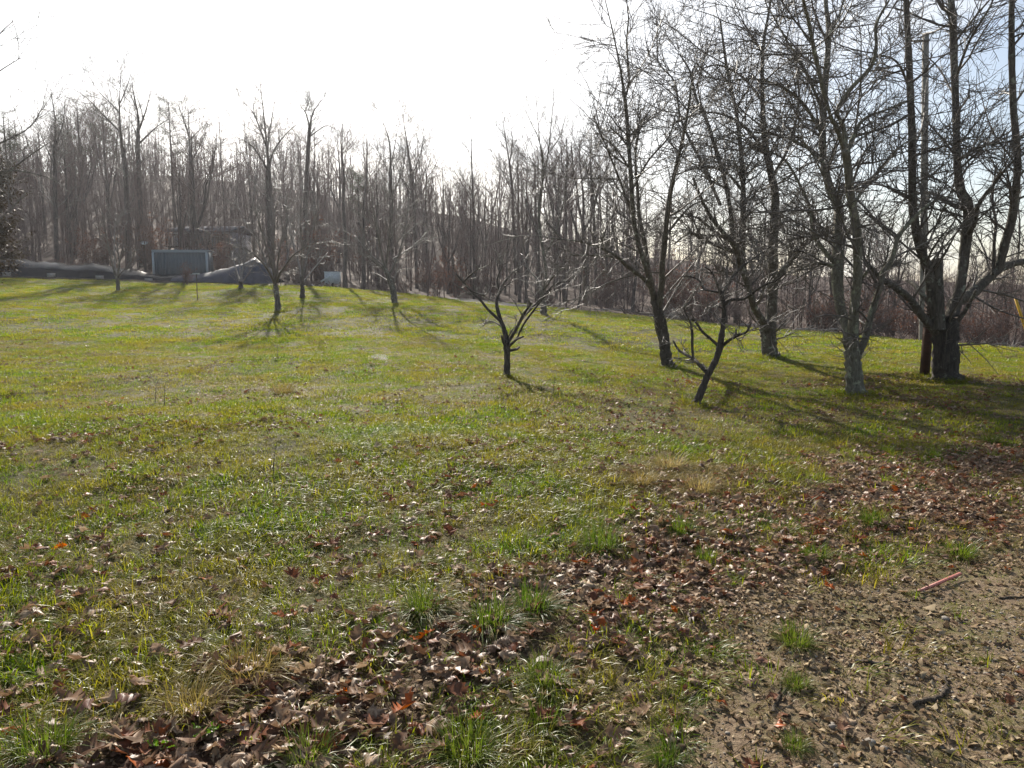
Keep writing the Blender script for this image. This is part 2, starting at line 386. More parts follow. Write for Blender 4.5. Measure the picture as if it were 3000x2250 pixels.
# ------------------------------------------------------------------ grass
def blades(rng, n, rad, h0, h1, lean, wid, lay=None, seg=3):
    """a tuft: n curved blades"""
    a = rng.uniform(0, 6.283, n); r = rad * np.sqrt(rng.uniform(0, 1, n))
    base = np.stack([r * np.cos(a), r * np.sin(a), -0.006 * np.ones(n)], -1)
    out = np.stack([np.cos(a + rng.normal(0, .7, n)), np.sin(a + rng.normal(0, .7, n)), np.zeros(n)], -1)
    if lay is not None: out = unit(out * .6 + np.array([math.cos(lay), math.sin(lay), 0]) * 1.0)
    L = rng.uniform(h0, h1, n)[:, None]; le = rng.uniform(lean[0], lean[1], n)[:, None]
    side = np.stack([-out[:, 1], out[:, 0], out[:, 0] * 0], -1)
    tw = rng.normal(0, .5, n)[:, None]; side = unit(side + np.array([0, 0, 1.]) * tw * .5)
    V = []; w = wid * rng.uniform(.6, 1.4, n)[:, None]
    ts = np.linspace(0, 1, seg + 1)
    for t in ts:
        th = le * (t ** 0.8) * 1.25
        c = base + L * (out * (t * np.sin(le * (0.35 + 0.65 * t))) + np.array([0, 0, 1.]) * (t * np.cos(np.minimum(le * (0.4 + 0.75 * t), 1.75))))
        if t < 1: V += [c - side * w * (1 - 0.55 * t), c + side * w * (1 - 0.55 * t)]
        else: V += [c]
    V = np.stack(V, 1); k = V.shape[1]; b = np.arange(n)[:, None] * k
    Fq = np.concatenate([b + np.array([[2 * i, 2 * i + 1, 2 * i + 3, 2 * i + 2]]) for i in range(seg - 1)]); Ft = b + np.array([[2 * seg - 2, 2 * seg - 1, 2 * seg]])
    return V.reshape(-1, 3), Fq, Ft
GREEN = [(0.0, (0.065, 0.13, 0.012)), (0.35, (0.13, 0.205, 0.018)), (0.7, (0.20, 0.24, 0.026)), (1.0, (0.27, 0.25, 0.05))]
M_GRASS = leafy('lawn_grass', GREEN, trans=0.55, gl=0.032, rough=0.36, pos_scale=0.9, pos_cols=(0.27, 0.20, 0.05), posfac=0.6)
M_CLUMP = leafy('clump_grass', [(0, (0.05, 0.105, 0.012)), (1, (0.10, 0.15, 0.022))], trans=0.48, gl=0.03, pos_scale=60, pos_cols=(0.15, 0.15, 0.05), posfac=.7)
M_STRAW = leafy('dead_grass', [(0.0, (0.15, 0.12, 0.035)), (0.5, (0.26, 0.20, 0.075)), (1.0, (0.36, 0.29, 0.14))], trans=0.42, gl=0.022, rough=0.42)
rg = np.random.RandomState(5)
def tuft_mesh(nm, mat, *a, **k):
    V, Fq, Ft = blades(rg, *a, **k); return mesh_np(nm, V, [Fq, Ft], mat)
T_near = [tuft_mesh('tuft', M_GRASS, 16, .05, .04, .10, (.3, 1.3), .0021) for _ in range(5)] + \
         [tuft_mesh('tuft', M_GRASS, 15, .06, .07, .14, (.9, 1.55), .0022, lay=-0.4 + 0.2 * k) for k in range(4)] + \
         [tuft_mesh('tuft', M_STRAW, 11, .06, .05, .13, (1.1, 1.62), .0016, lay=-0.5 + 0.4 * k) for k in range(3)]
T_mid = [tuft_mesh('tuft', M_GRASS, 26, .11, .03, .075, (.4, 1.4), .0030, seg=2) for _ in range(5)] + \
        [tuft_mesh('tuft', M_STRAW, 18, .12, .05, .10, (1.1, 1.6), .0026, lay=-.3 + .5 * k, seg=2) for k in range(3)]
T_far = [tuft_mesh('tuft', M_GRASS, 44, .26, .03, .075, (.4, 1.3), .0055, seg=2) for _ in range(5)] + \
        [tuft_mesh('tuft', M_STRAW, 18, .28, .04, .07, (.8, 1.5), .0042, lay=.5 * k, seg=2) for k in range(3)]
def band(rng, y0, y1, dens, marg=1.12):
    """random ground points between two depths, as wide as the view plus a margin"""
    hw = 1500 / F * marg; x1 = hw * y1 + 1.0
    n = int(dens * 2 * x1 * (y1 - y0)); x = rng.uniform(-x1, x1, n); y = rng.uniform(y0, y1, n)
    k = np.abs(x) < hw * y + 1.0; return x[k], y[k]
def grass_band(name, y0, y1, dens, protos, nstraw, label, sc=(.7, 1.35), straw_p=0.30, seed=1, feather=0.0):
    rng = np.random.RandomState(seed); x, y = band(rng, y0, y1, dens)
    p = grassy(x, y) * (1 - woods(x, y))
    if feather: p = p * np.clip((y - y0) / feather, 0, 1) * np.clip((y1 - y) / feather, 0, 1)
    k = rng.uniform(0, 1, len(x)) < p; x, y = x[k], y[k]; n = len(x)
    ng = len(protos) - nstraw
    sp_ = np.clip(straw_p + 0.35 * snoise(x, y, 1.1, 51) + .25 * snoise(x, y, 4, 52), 0.03, .9)
    pc = G(1960, 1400); sp_ = sp_ + .8 * np.exp(-((x - pc[0]) ** 2 / .5 + (y - pc[1]) ** 2 / 1.2)) + .22 * np.clip(x / 6, 0, 1) * (y < 16)
    isS = rng.uniform(0, 1, n) < sp_
    idx = np.where(isS, ng + rng.randint(0, nstraw, n), rng.randint(0, ng, n))
    s = rng.uniform(sc[0], sc[1], n) * (1 + 0.34 * snoise(x, y, 1.7, 53) + .22 * snoise(x, y, 5.5, 54))
    rz = np.where(rng.uniform(0, 1, n) < .5, rng.normal(0, .6, n), rng.uniform(0, 6.28, n))
    rot = np.stack([rng.normal(0, .08, n), rng.normal(0, .08, n), rz], -1)
    scatter(name, np.stack([x, y, H(x, y)], -1), rot, np.stack([s, s, s], -1), idx, protos, label)
grass_band('near_grass', 1.2, 8.6, 520, T_near, 3, 'matted green and straw coloured grass nearest the viewer', seed=1)
grass_band('middle_grass', 8.2, 21, 165, T_mid, 3, 'short lawn grass around the small fruit trees', seed=2)
grass_band('far_grass', 20, 47, 30, T_far, 3, 'short lawn grass running up to the wood', seed=3, straw_p=.17)

# ------------------------------------------------------------------ fallen leaves
def oak_leaf(rng, L=0.13, lobes=3.5, curl=0.35, maple=False):
    K = 13; s = np.linspace(0, 1, K)
    env = np.sin(np.pi * np.clip(s * 1.02, 0, 1) ** 0.8) * (0.34 + .06 * rng.uniform(-1, 1))
    lob = np.where(np.arange(K) % 2 == 0, rng.uniform(.38, .6), 1.1) * rng.uniform(.85, 1.15, K)
    if maple: env = np.interp(s, [0, .15, .4, .6, .8, 1], [.05, .38, .52, .32, .16, .0])
    if lobes < 1: lob = np.ones(K) * .9
    w = np.maximum(env * lob, 0.012) * L; w[0] = w[1] * .1 if maple else .002
    ax = s * L; cz = curl * rng.uniform(.4, 1.3); b = rng.uniform(-1.2, 1.8) * curl; ph = rng.uniform(0, 6.28)
    V = []
    for i in range(K):
        zc = L * (b * (s[i] - .5) ** 2 + 0.05 * math.sin(s[i] * 9 + ph))
        V.append((ax[i] - L / 2, 0, zc))
        for sg in (-1, 1):
            e = w[i]; fold = cz * (1 + .5 * math.sin(s[i] * 7 + ph * sg))
            V.append((ax[i] - L / 2 + (0.35 * w[i] if i % 2 else -.05 * w[i]), sg * e * math.cos(fold * .9), zc + e * math.sin(fold) * (1 if sg > 0 else .5) + rng.normal(0, .0045)))
    Fq = []
    for i in range(K - 1):
        a, c = 3 * i, 3 * (i + 1); Fq += [(a, c, c + 2, a + 2), (a, a + 1, c + 1, c)]
    V = np.array(V); return V, np.array(Fq)
LEAFC = [(0.0, (0.12, 0.07, 0.045)), (0.22, (0.22, 0.14, 0.09)), (0.45, (0.33, 0.225, 0.145)), (0.65, (0.44, 0.33, 0.22)), (0.80, (0.22, 0.105, 0.065)), (0.95, (0.20, 0.075, 0.04)), (1.0, (0.38, 0.10, 0.025))]
M_LEAF = leafy('dry_leaf', LEAFC, trans=0.22, gl=0.055, rough=0.45, pos_scale=45, pos_cols=(0.10, 0.055, 0.035), posfac=.6)
M_LEAFO = leafy('orange_leaf', [(0, (0.42, 0.075, 0.015)), (1, (0.50, 0.13, 0.02))], trans=0.45, gl=0.04)
LEAFM = []
rl = np.random.RandomState(8)
for k in range(12):
    V, Fq = oak_leaf(rl, 0.13, rl.choice([2.5, 3.0, 3.5]), rl.choice([.3, .6, .9]), maple=(k % 4 == 3)); LEAFM.append(mesh_np('oak_leaf', V, [Fq], M_LEAF, True))
def leaf_points(seed):
    rng = np.random.RandomState(seed); out = []
    for y0, y1, dens in ((1.3, 4, 620), (4, 9, 640), (9, 16, 170), (16, 32, 55)):
        x, y = band(rng, y0, y1, dens)
        Lm = litter(x, y); D = dirt(x, y)
        lawnp = 0.065 * (1 + 1.6 * np.clip(snoise(x, y, 1.6, 61), -.6, 2)) * (1 + .8 * np.clip(snoise(x, y, 5, 62), -.8, 2))
        # more leaves towards the lower right and round the trees there
        lawnp *= 1 + 3.4 * np.clip(x / 6 + .2, 0, 1.6) * (y < 15) + 1.3 * np.clip(1.4 - y / 5, 0, 1)
        p = np.maximum(Lm ** 1.3 * .62 * (1 - .6 * D), np.where(D > .5, 0.10 * (1 + snoise(x, y, 3, 63)) * (.15 + np.clip(1 - D * .8, 0, 1)), lawnp))
        p = np.maximum(p, .16 * np.clip(1.6 - 1.3 * D, 0, 1) * (D > .05) * (1 + .6 * snoise(x, y, 3, 64)))
        p *= (1 - woods(x, y))
        k = rng.uniform(0, 1, len(x)) < p; out.append(np.stack([x[k], y[k], Lm[k], D[k]], -1))
    q = np.concatenate(out); n = len(q); x, y = q[:, 0], q[:, 1]
    lift = rng.uniform(0.004, 0.022, n) + 0.03 * q[:, 2] * rng.uniform(0, 1, n) + .03 * grassy(x, y) * rng.uniform(.2, 1, n)
    rot = np.stack([rng.normal(0, .27, n), rng.normal(0, .27, n), rng.uniform(0, 6.28, n)], -1)
    flip = rng.uniform(0, 1, n) < .55; rot[flip, 0] += math.pi
    s = rng.uniform(.38, 1.0, n)
    s *= np.interp(x - .9 * y, [-3.5, 0], [1.0, .68]) * np.where(q[:, 3] > .5, .72, 1.0) * np.where(rng.uniform(0, 1, n) < .4, .7, 1)
    s *= np.interp(y, [2.3, 3.8, 9], [1.3, 1.0, .85])
    return x, y, H(x, y) + lift, rot, s, rng.randint(0, len(LEAFM), n), q
lx, ly, lz, lr, ls, li, lq = leaf_points(77)
lu, lv = uv_of(lx, ly, lz)
inview = (lu > 20) & (lu < 2980) & (lv < 2240) & (lv > 800)
score = np.where(inview, ls / np.hypot(lx, ly), -1); order = np.argsort(-score); near_i = order[:296]; rest_i = order[296:]
def leaf_zone(u, v):
    if u > 2150 and v > 1750: return 'small dry leaf lying on the bare soil at the lower right'
    if v > 2000: return 'dry brown oak leaf in the leaf drift along the bottom edge' if u < 1400 else 'dry brown oak leaf on the soil at the bottom centre'
    if u < 900: return 'dry brown oak leaf caught in the matted grass on the left'
    if u < 1700: return 'dry brown oak leaf among the grass clumps in the centre foreground'
    return 'dry brown oak leaf in the wide leaf drift on the right'
for i in near_i:
    o = ob('fallen_leaf', LEAFM[li[i]], None, (lx[i], ly[i], lz[i]), tuple(float(a) for a in lr[i]), float(ls[i]))
    z = leaf_zone(lu[i], lv[i]); tag(o, z, 'leaf', 'dry leaves: ' + z.split('leaf ', 1)[1])
scatter('leaf_litter', np.stack([lx, ly, lz], -1)[rest_i], lr[rest_i], np.repeat(ls[rest_i][:, None], 3, 1), li[rest_i], LEAFM, 'drifts of dry brown fallen leaves across lawn and soil')
orange = mesh_np('orange_leaf', *(lambda a: (a[0], [a[1]]))(oak_leaf(rl, .12, 3, .5)), M_LEAFO, True)
for (u, v, s, lab) in [(1400, 1860, .6, 'bright orange leaf scrap beside the tall centre grass clump'), (1740, 1860, .75, 'bright red orange leaf in the drift right of the centre clump'),
                       (1010, 2045, .6, 'orange brown leaf in the bottom leaf drift'), (1505, 2025, .45, 'small orange leaf in grass near the bottom centre'),
                       (360, 1172, .9, 'red orange leaf far out on the left lawn'), (690, 1462, .8, 'red leaf standing in the grass of the left lawn'),
                       (175, 1615, .8, 'red leaf in the matted grass at the left edge'), (1975, 1800, .5, 'small red leaf low in the right leaf drift')]:
    g = G(u, v); r_ = np.random.RandomState(int(u)); tag(ob('orange_leaf', orange, None, g + np.array([0, 0, .03]), (r_.normal(-.7, .3), r_.normal(0, .3), r_.uniform(0, 6)), s), lab, 'leaf')

# ------------------------------------------------------------------ gravel and crumbs on the soil
M_STONE = simple('pebble', (0.16, 0.13, 0.10), (0.36, 0.32, 0.27), 30, 0.7, 0.4)
_si = np.random.RandomState(4)
def pebble(rng, big=False):
    import bmesh
    bm = bmesh.new(); bmesh.ops.create_icosphere(bm, subdivisions=2 if big else 1, radius=1.0)
    for v in bm.verts: v.co = v.co * (1 + rng.normal(0, .17)); v.co.z *= .6; v.co.x *= 1.2
    me = bpy.data.meshes.new('pebble'); bm.to_mesh(me); bm.free(); me.materials.append(M_STONE)
    me.polygons.foreach_set('use_smooth', np.ones(len(me.polygons), bool)); return me
PEB = [pebble(_si) for _ in range(5)]
x, y = band(_si, 1.3, 8, 2600); D = dirt(x, y); k = _si.uniform(0, 1, len(x)) < np.clip(D * (.35 + .5 * snoise(x, y, 2.5, 71)), 0, 1); x, y = x[k], y[k]; n = len(x)
s = _si.gamma(1.6, .0017, n) + .0013; s = np.minimum(s, .011)
scatter('soil_gravel', np.stack([x, y, H(x, y) + s * .3], -1), np.stack([_si.uniform(0, .4, n), _si.uniform(0, .4, n), _si.uniform(0, 6, n)], -1), np.repeat(s[:, None], 3, 1), _si.randint(0, 5, n), PEB, 'fine gravel and crumbs of earth on the bare soil')
# crumbs of broken leaf
M_CRUMB = leafy('crumb_leaf', [(0, (0.11, 0.07, 0.045)), (.5, (0.23, 0.165, 0.10)), (1, (0.40, 0.32, 0.21))], trans=.15, gl=.03)
CR = []
for k_ in range(6):
    m_ = 5; a_ = np.sort(_si.uniform(0, 6.28, m_)); V_ = np.stack([np.cos(a_) * _si.uniform(.5, 1, m_), np.sin(a_) * .7, _si.normal(0, .25, m_)], -1) * .011
    CR.append(mesh_np('crumb', np.vstack([[0, 0, .003], V_]), [np.array([[0, i + 1, (i + 1) % m_ + 1] for i in range(m_)])], M_CRUMB))
x, y = band(_si, 1.3, 8.5, 3400); k = _si.uniform(0, 1, len(x)) < np.clip(.9 * np.clip(dirt(x, y) * 1.5, 0, 1) * (.42 + .45 * snoise(x, y, 2.0, 73)) + .55 * litter(x, y), 0, 1); x, y = x[k], y[k]; n = len(x)
s = _si.gamma(3, .28, n) + .25
s = s * 1.25
scatter('leaf_crumbs', np.stack([x, y, H(x, y) + .004], -1), np.stack([_si.normal(0, .4, n), _si.normal(0, .4, n), _si.uniform(0, 6, n)], -1), np.repeat(s[:, None], 3, 1), _si.randint(0, 6, n), CR, 'broken crumbs of dry leaf on the soil')
# short bits of dead stalk on the soil
def stalk_bits():
    out = []
    for k in range(4):
        mb = MB(); a = _si.normal(0, .15, 3); mb.tubes([[(-.03, 0, 0), (0, .004 * a[0] * 5, .004), (.03, a[1] * .02, .002)]], [[.0011, .0012, .0006]], 4); out.append(mb.mesh('stalk', M_STRAW))
    return out
x, y = band(_si, 1.3, 9, 900); k = _si.uniform(0, 1, len(x)) < np.clip(dirt(x, y) * .6 + litter(x, y) * .35 + .03, 0, 1); x, y = x[k], y[k]; n = len(x)
s = _si.uniform(.3, 1.3, n)
scatter('stalk_bits', np.stack([x, y, H(x, y) + .006], -1), np.stack([_si.normal(0, .1, n), _si.normal(0, .15, n), _si.uniform(0, 6, n)], -1), np.repeat(s[:, None], 3, 1), _si.randint(0, 4, n), stalk_bits(), 'short bits of dead grass stalk on the soil')
x, y = band(_si, 1.3, 9, 520); k = _si.uniform(0, 1, len(x)) < np.clip(dirt(x, y) * .9, 0, 1) * np.clip(.15 + .75 * snoise(x, y, 4, 72), 0, 1); x, y = x[k], y[k]; n = len(x)
MOSS = [tuft_mesh('sprig', M_GRASS, 14, .02, .008, .03, (.4, 1.4), .0016, seg=2) for _ in range(3)]
scatter('sparse_sprigs', np.stack([x, y, H(x, y)], -1), np.stack([n * [0], n * [0], _si.uniform(0, 6, n)], -1), np.repeat(_si.uniform(.6, 1.5, n)[:, None], 3, 1), _si.randint(0, 3, n), MOSS, 'sparse low green sprigs on the bare soil')
for (u, v, s, lab) in [(2550, 2175, .016, 'largest pale pebble in the gravel near the bottom right'), (2590, 2195, .013, 'pale pebble beside the largest one near the bottom right'),
                       (2440, 2130, .014, 'pale flat stone on the soil left of the gravel'), (2740, 1900, .011, 'pale stone on soil behind the curved stick'), (2975, 1978, .012, 'pale stone at the right edge'),
                       (1675, 2235, .018, 'pale stone at the bottom edge by the small green tuft'), (2770, 1815, .018, 'flat bluish stone on the soil below the red strip')]:
    g = G(u, v); tag(ob('stone', pebble(_si, True), None, g + np.array([0, 0, s * .25]), (0, 0, _si.uniform(0, 6)), s), lab, 'stone')

# ------------------------------------------------------------------ single grass clumps
CL = [tuft_mesh('clump_blades', M_CLUMP, 360, .08, .07, .21, (.15, 1.75), .0019, seg=4) for _ in range(3)]
CLS = [tuft_mesh('straw_clump_blades', M_STRAW, 260, .09, .10, .26, (.5, 1.6), .0018, seg=4) for _ in range(2)]
CLD = [tuft_mesh('dead_blades', M_STRAW, 110, .10, .07, .19, (1.0, 1.75), .0017, seg=4) for _ in range(3)]
clumps = [(2385, 1635, 1.0, 'bushy green grass clump standing alone on the leaf drift'), (2555, 1535, .95, 'yellowish green grass clump behind the bushy one on the leaf drift'),
          (2815, 1630, .95, 'wide low green grass clump just behind the red strip'), (1995, 1560, 1.0, 'green grass clump at the near end of the brown dead patch'),
          (1760, 1610, 1.25, 'broad dark green grass clump where the lawn meets the drift'), (2070, 1645, .8, 'thin pale green grass clump in front of the drift'),
          (1440, 1830, 1.25, 'tall upright green grass clump in the centre foreground'), (1560, 1790, 1.1, 'green grass clump right of the tall centre one'),
          (1240, 1790, 1.0, 'green grass clump left of the tall centre one'), (1600, 2000, .9, 'green grass clump below the centre ones'),
          (1600, 2120, .75, 'small dark green clump near the bottom centre'), (1370, 2215, 1.0, 'long bladed green clump at the bottom edge'),
          (900, 2235, .9, 'bright green clump at the bottom edge left of centre'), (2335, 2010, .5, 'tiny green tuft beside the forked stick'),
          (2330, 1890, .8, 'thin yellow green tuft on the soil'), (1950, 2235, .6, 'small green tuft at the bottom edge right of centre'),
          (2330, 2190, .45, 'tiny green rosette on the bottom gravel'), (130, 2210, 1.0, 'green clump in the bottom left corner'),
          (2730, 1345, .9, 'green grass clump at the far side of the leaf drift'), (2900, 1300, 1.0, 'green clump near the right edge behind the drift'),
          (2050, 1185, 1.0, 'grass clump at the foot of the leaning fruit tree'), (2600, 1330, .8, 'grass clump left of the two far drift clumps')]
for k, (u, v, s, lab) in enumerate(clumps):
    g = G(u, v); o = tag(ob('grass_clump', CL[k % 3], None, g, (0, 0, k * 1.7), (s * 1.0, s * 1.0, s * (.72 + .25 * ((k * 37) % 10) / 10))), lab, 'grass clump')
    ob('dead_blades', CLD[k % 3], o, (0, 0, 0), (0, 0, k))
for (u, v, s, lab) in [(720, 1990, 1.15, 'flopped straw coloured grass clump in the left foreground'), (560, 2080, .9, 'straw and green clump below the flopped one'), (1880, 1420, 1.1, 'brown dead grass tuft in the centre right dead patch'),
                       (2050, 1440, 1.2, 'brown dead grass tuft at the right of the dead patch'), (1960, 1370, 1.2, 'brown dead grass tuft at the back of the dead patch'), (830, 1155, 1.6, 'shining silvery grass heap on the left lawn')]:
    g = G(u, v); tag(ob('dead_grass_tuft', CLS[int(u) % 2], None, g, (0, 0, u), s), lab, 'grass clump')

# ------------------------------------------------------------------ sticks and litter on the soil
M_STICK = bark('stick_bark', (0.045, 0.032, 0.022), (0.16, 0.12, 0.085), (0.25, 0.22, 0.16), 60, 0.02)
def stick(name, pts, r0, r1, mat, lab, cat, k=7, lift=0.6, knots=0):
    q = [G(u, v) + np.array([0, 0, r0 * lift]) for u, v in pts]
    P2, R2 = smooth_path(q, np.linspace(r0, r1, len(q)), 5); P2 = P2 + _si.normal(0, r0 * .35, P2.shape); R2 = R2 * (1 + .25 * _si.normal(0, 1, len(R2)).clip(-1, 1.5)); P2 = np.vstack([P2[:1], P2, P2[-1:]]); R2 = np.r_[r0 * .1, R2, r1 * .1]
    mb = MB(); mb.tubes(P2, R2, k); c = q[0]; me = mb.mesh(name, mat); 
    me.transform(__import__('mathutils').Matrix.Translation(Vector(-c))); o = ob(name, me, None, c); return tag(o, lab, cat)
stick('stick', [(2672, 2068), (2735, 2052), (2764, 2036), (2773, 2012), (2766, 1985)], .011, .006, M_STICK, 'thick hooked stick lying on bare soil at the lower right', 'stick')
stick('stick', [(2575, 2080), (2605, 2076), (2636, 2067)], .006, .004, M_STICK, 'short thin stick left of the hooked stick', 'stick')
stick('stick', [(2262, 2092), (2280, 2050), (2305, 2018)], .008, .005, M_STICK, 'stick beside the tiny green tuft', 'stick')
stick('stick', [(2268, 2050), (2282, 2030), (2290, 2000)], .006, .004, M_STICK, 'darker upright stick touching the one by the tiny tuft', 'stick')
stick('bark_chunk', [(2505, 1940), (2545, 1946), (2610, 1955)], .016, .005, M_BARK_DARK, 'dark chunk of bark on the soil', 'bark')
stick('stick', [(2882, 1933), (2955, 1935)], .003, .003, M_STICK, 'thin straight stick near the right edge', 'stick')
stick('stick', [(2930, 1755), (3000, 1750)], .006, .005, M_STICK, 'stick at the right edge behind the thin straight one', 'stick')
stick('stick', [(2630, 1765), (2690, 1757), (2735, 1742)], .005, .004, M_STICK, 'brown stick just below the red strip', 'stick')
stick('straw', [(2776, 1630), (2812, 1666)], .004, .003, M_STRAW, 'pale straw under the wide low clump', 'straw')
stick('stick', [(1965, 2040), (2010, 2050), (2075, 2010)], .009, .005, M_STICK, 'pale curved twig in the leaves near the bottom centre', 'stick')
M_RED = simple('red_plastic', (0.26, 0.075, 0.06), (0.40, 0.17, 0.14), 60, 0.6, 0.3)
def strip():
    a, b = G(2690, 1737) + np.array([0, 0, .012]), G(2813, 1692) + np.array([0, 0, .03]); d = unit(b - a); s = np.cross(d, [0, 0, 1]); c = (a + b) / 2; mb = MB()
    R = np.stack([d, s, np.cross(d, s)], 1); L = np.linalg.norm(b - a)
    mb.box((0, 0, 0), (L, .016, .003), R); mb.box(R @ np.array([0, .0095, .004]), (L * .98, .003, .010), R)
    tag(ob('plastic_strip', mb.mesh('plastic_strip', M_RED, False), None, c), 'narrow faded red plastic strip lying on the soil', 'plastic strip')
strip()
mb = MB(); mb.tubes([[(0, 0, 0), (0, 0, .010), (0, 0, .018), (0, 0, .024)]], [[.012, .026, .024, .004]], 14)
tag(ob('dandelion_head', mb.mesh('dandelion_head', simple('yellow_flower', (.55, .26, .02), (.75, .42, .05), 60, .6)), None, G(1580, 1604) + np.array([0, 0, .01])), 'small orange yellow flower head in the grass edge', 'flower')
# broad leaved weeds at the bottom left
M_WEED = leafy('weed_leaf', [(0, (0.07, 0.13, 0.02)), (1, (0.11, 0.18, 0.03))], trans=.5, gl=.08)
def weed(u, v, n, sz, lab):
    g = G(u, v); root = empty('leafy_weed', g); tag(root, lab, 'weed'); r_ = np.random.RandomState(int(u))
    V, Fq = oak_leaf(r_, sz, .5, .4); lm = mesh_np('weed_leaf', V, [Fq], M_WEED, True)
    for k in range(n):
        a = k * 2.4; rr = sz * r_.uniform(.5, 1.1); ob('leaf', lm, root, (rr * math.cos(a), rr * math.sin(a), .02 + .05 * r_.uniform()), (r_.normal(0, .3), r_.normal(-.5, .3), a), r_.uniform(.7, 1.1))
weed(600, 2175, 9, .045, 'bright green broad leaved weed at the lower left in brown leaves')
weed(470, 2215, 6, .04, 'smaller green weed left of the bright one at the bottom')
# dried weed stalks out on the lawn
def dry_weed(u, v, h, lab):
    g = G(u, v); r_ = np.random.RandomState(int(u) + 3); mb = MB()
    main = np.array([[0, 0, 0], [.01, 0, h * .5], [.03, 0, h]]); mb.tubes(main, np.array([.006, .004, .002]), 4)
    p_, q_ = spawn(r_, *[a[None] for a in resample(main, np.array([.006, .004, .002]), 6)], 9, .2, 1, ('abs', h * .15, h * .4), (30, 70), .1, .2, 3, .7, .0015); mb.tubes(p_, q_, 3)
    tag(ob('dry_weed', mb.mesh('dry_weed', M_TWIG), None, g), lab, 'weed')
dry_weed(800, 1385, .22, 'dry brown branched weed stalk on the left lawn'); dry_weed(482, 1190, .35, 'dark dead weed stalk far out on the left lawn'); dry_weed(812, 1050, .3, 'thin dead weed stalk near the silvery grass heap')
dry_weed(455, 1180, .28, 'short dead weed stalk beside the dark one on the left lawn'); dry_weed(1620, 1160, .3, 'dark weed stalk right of the middle fruit tree')

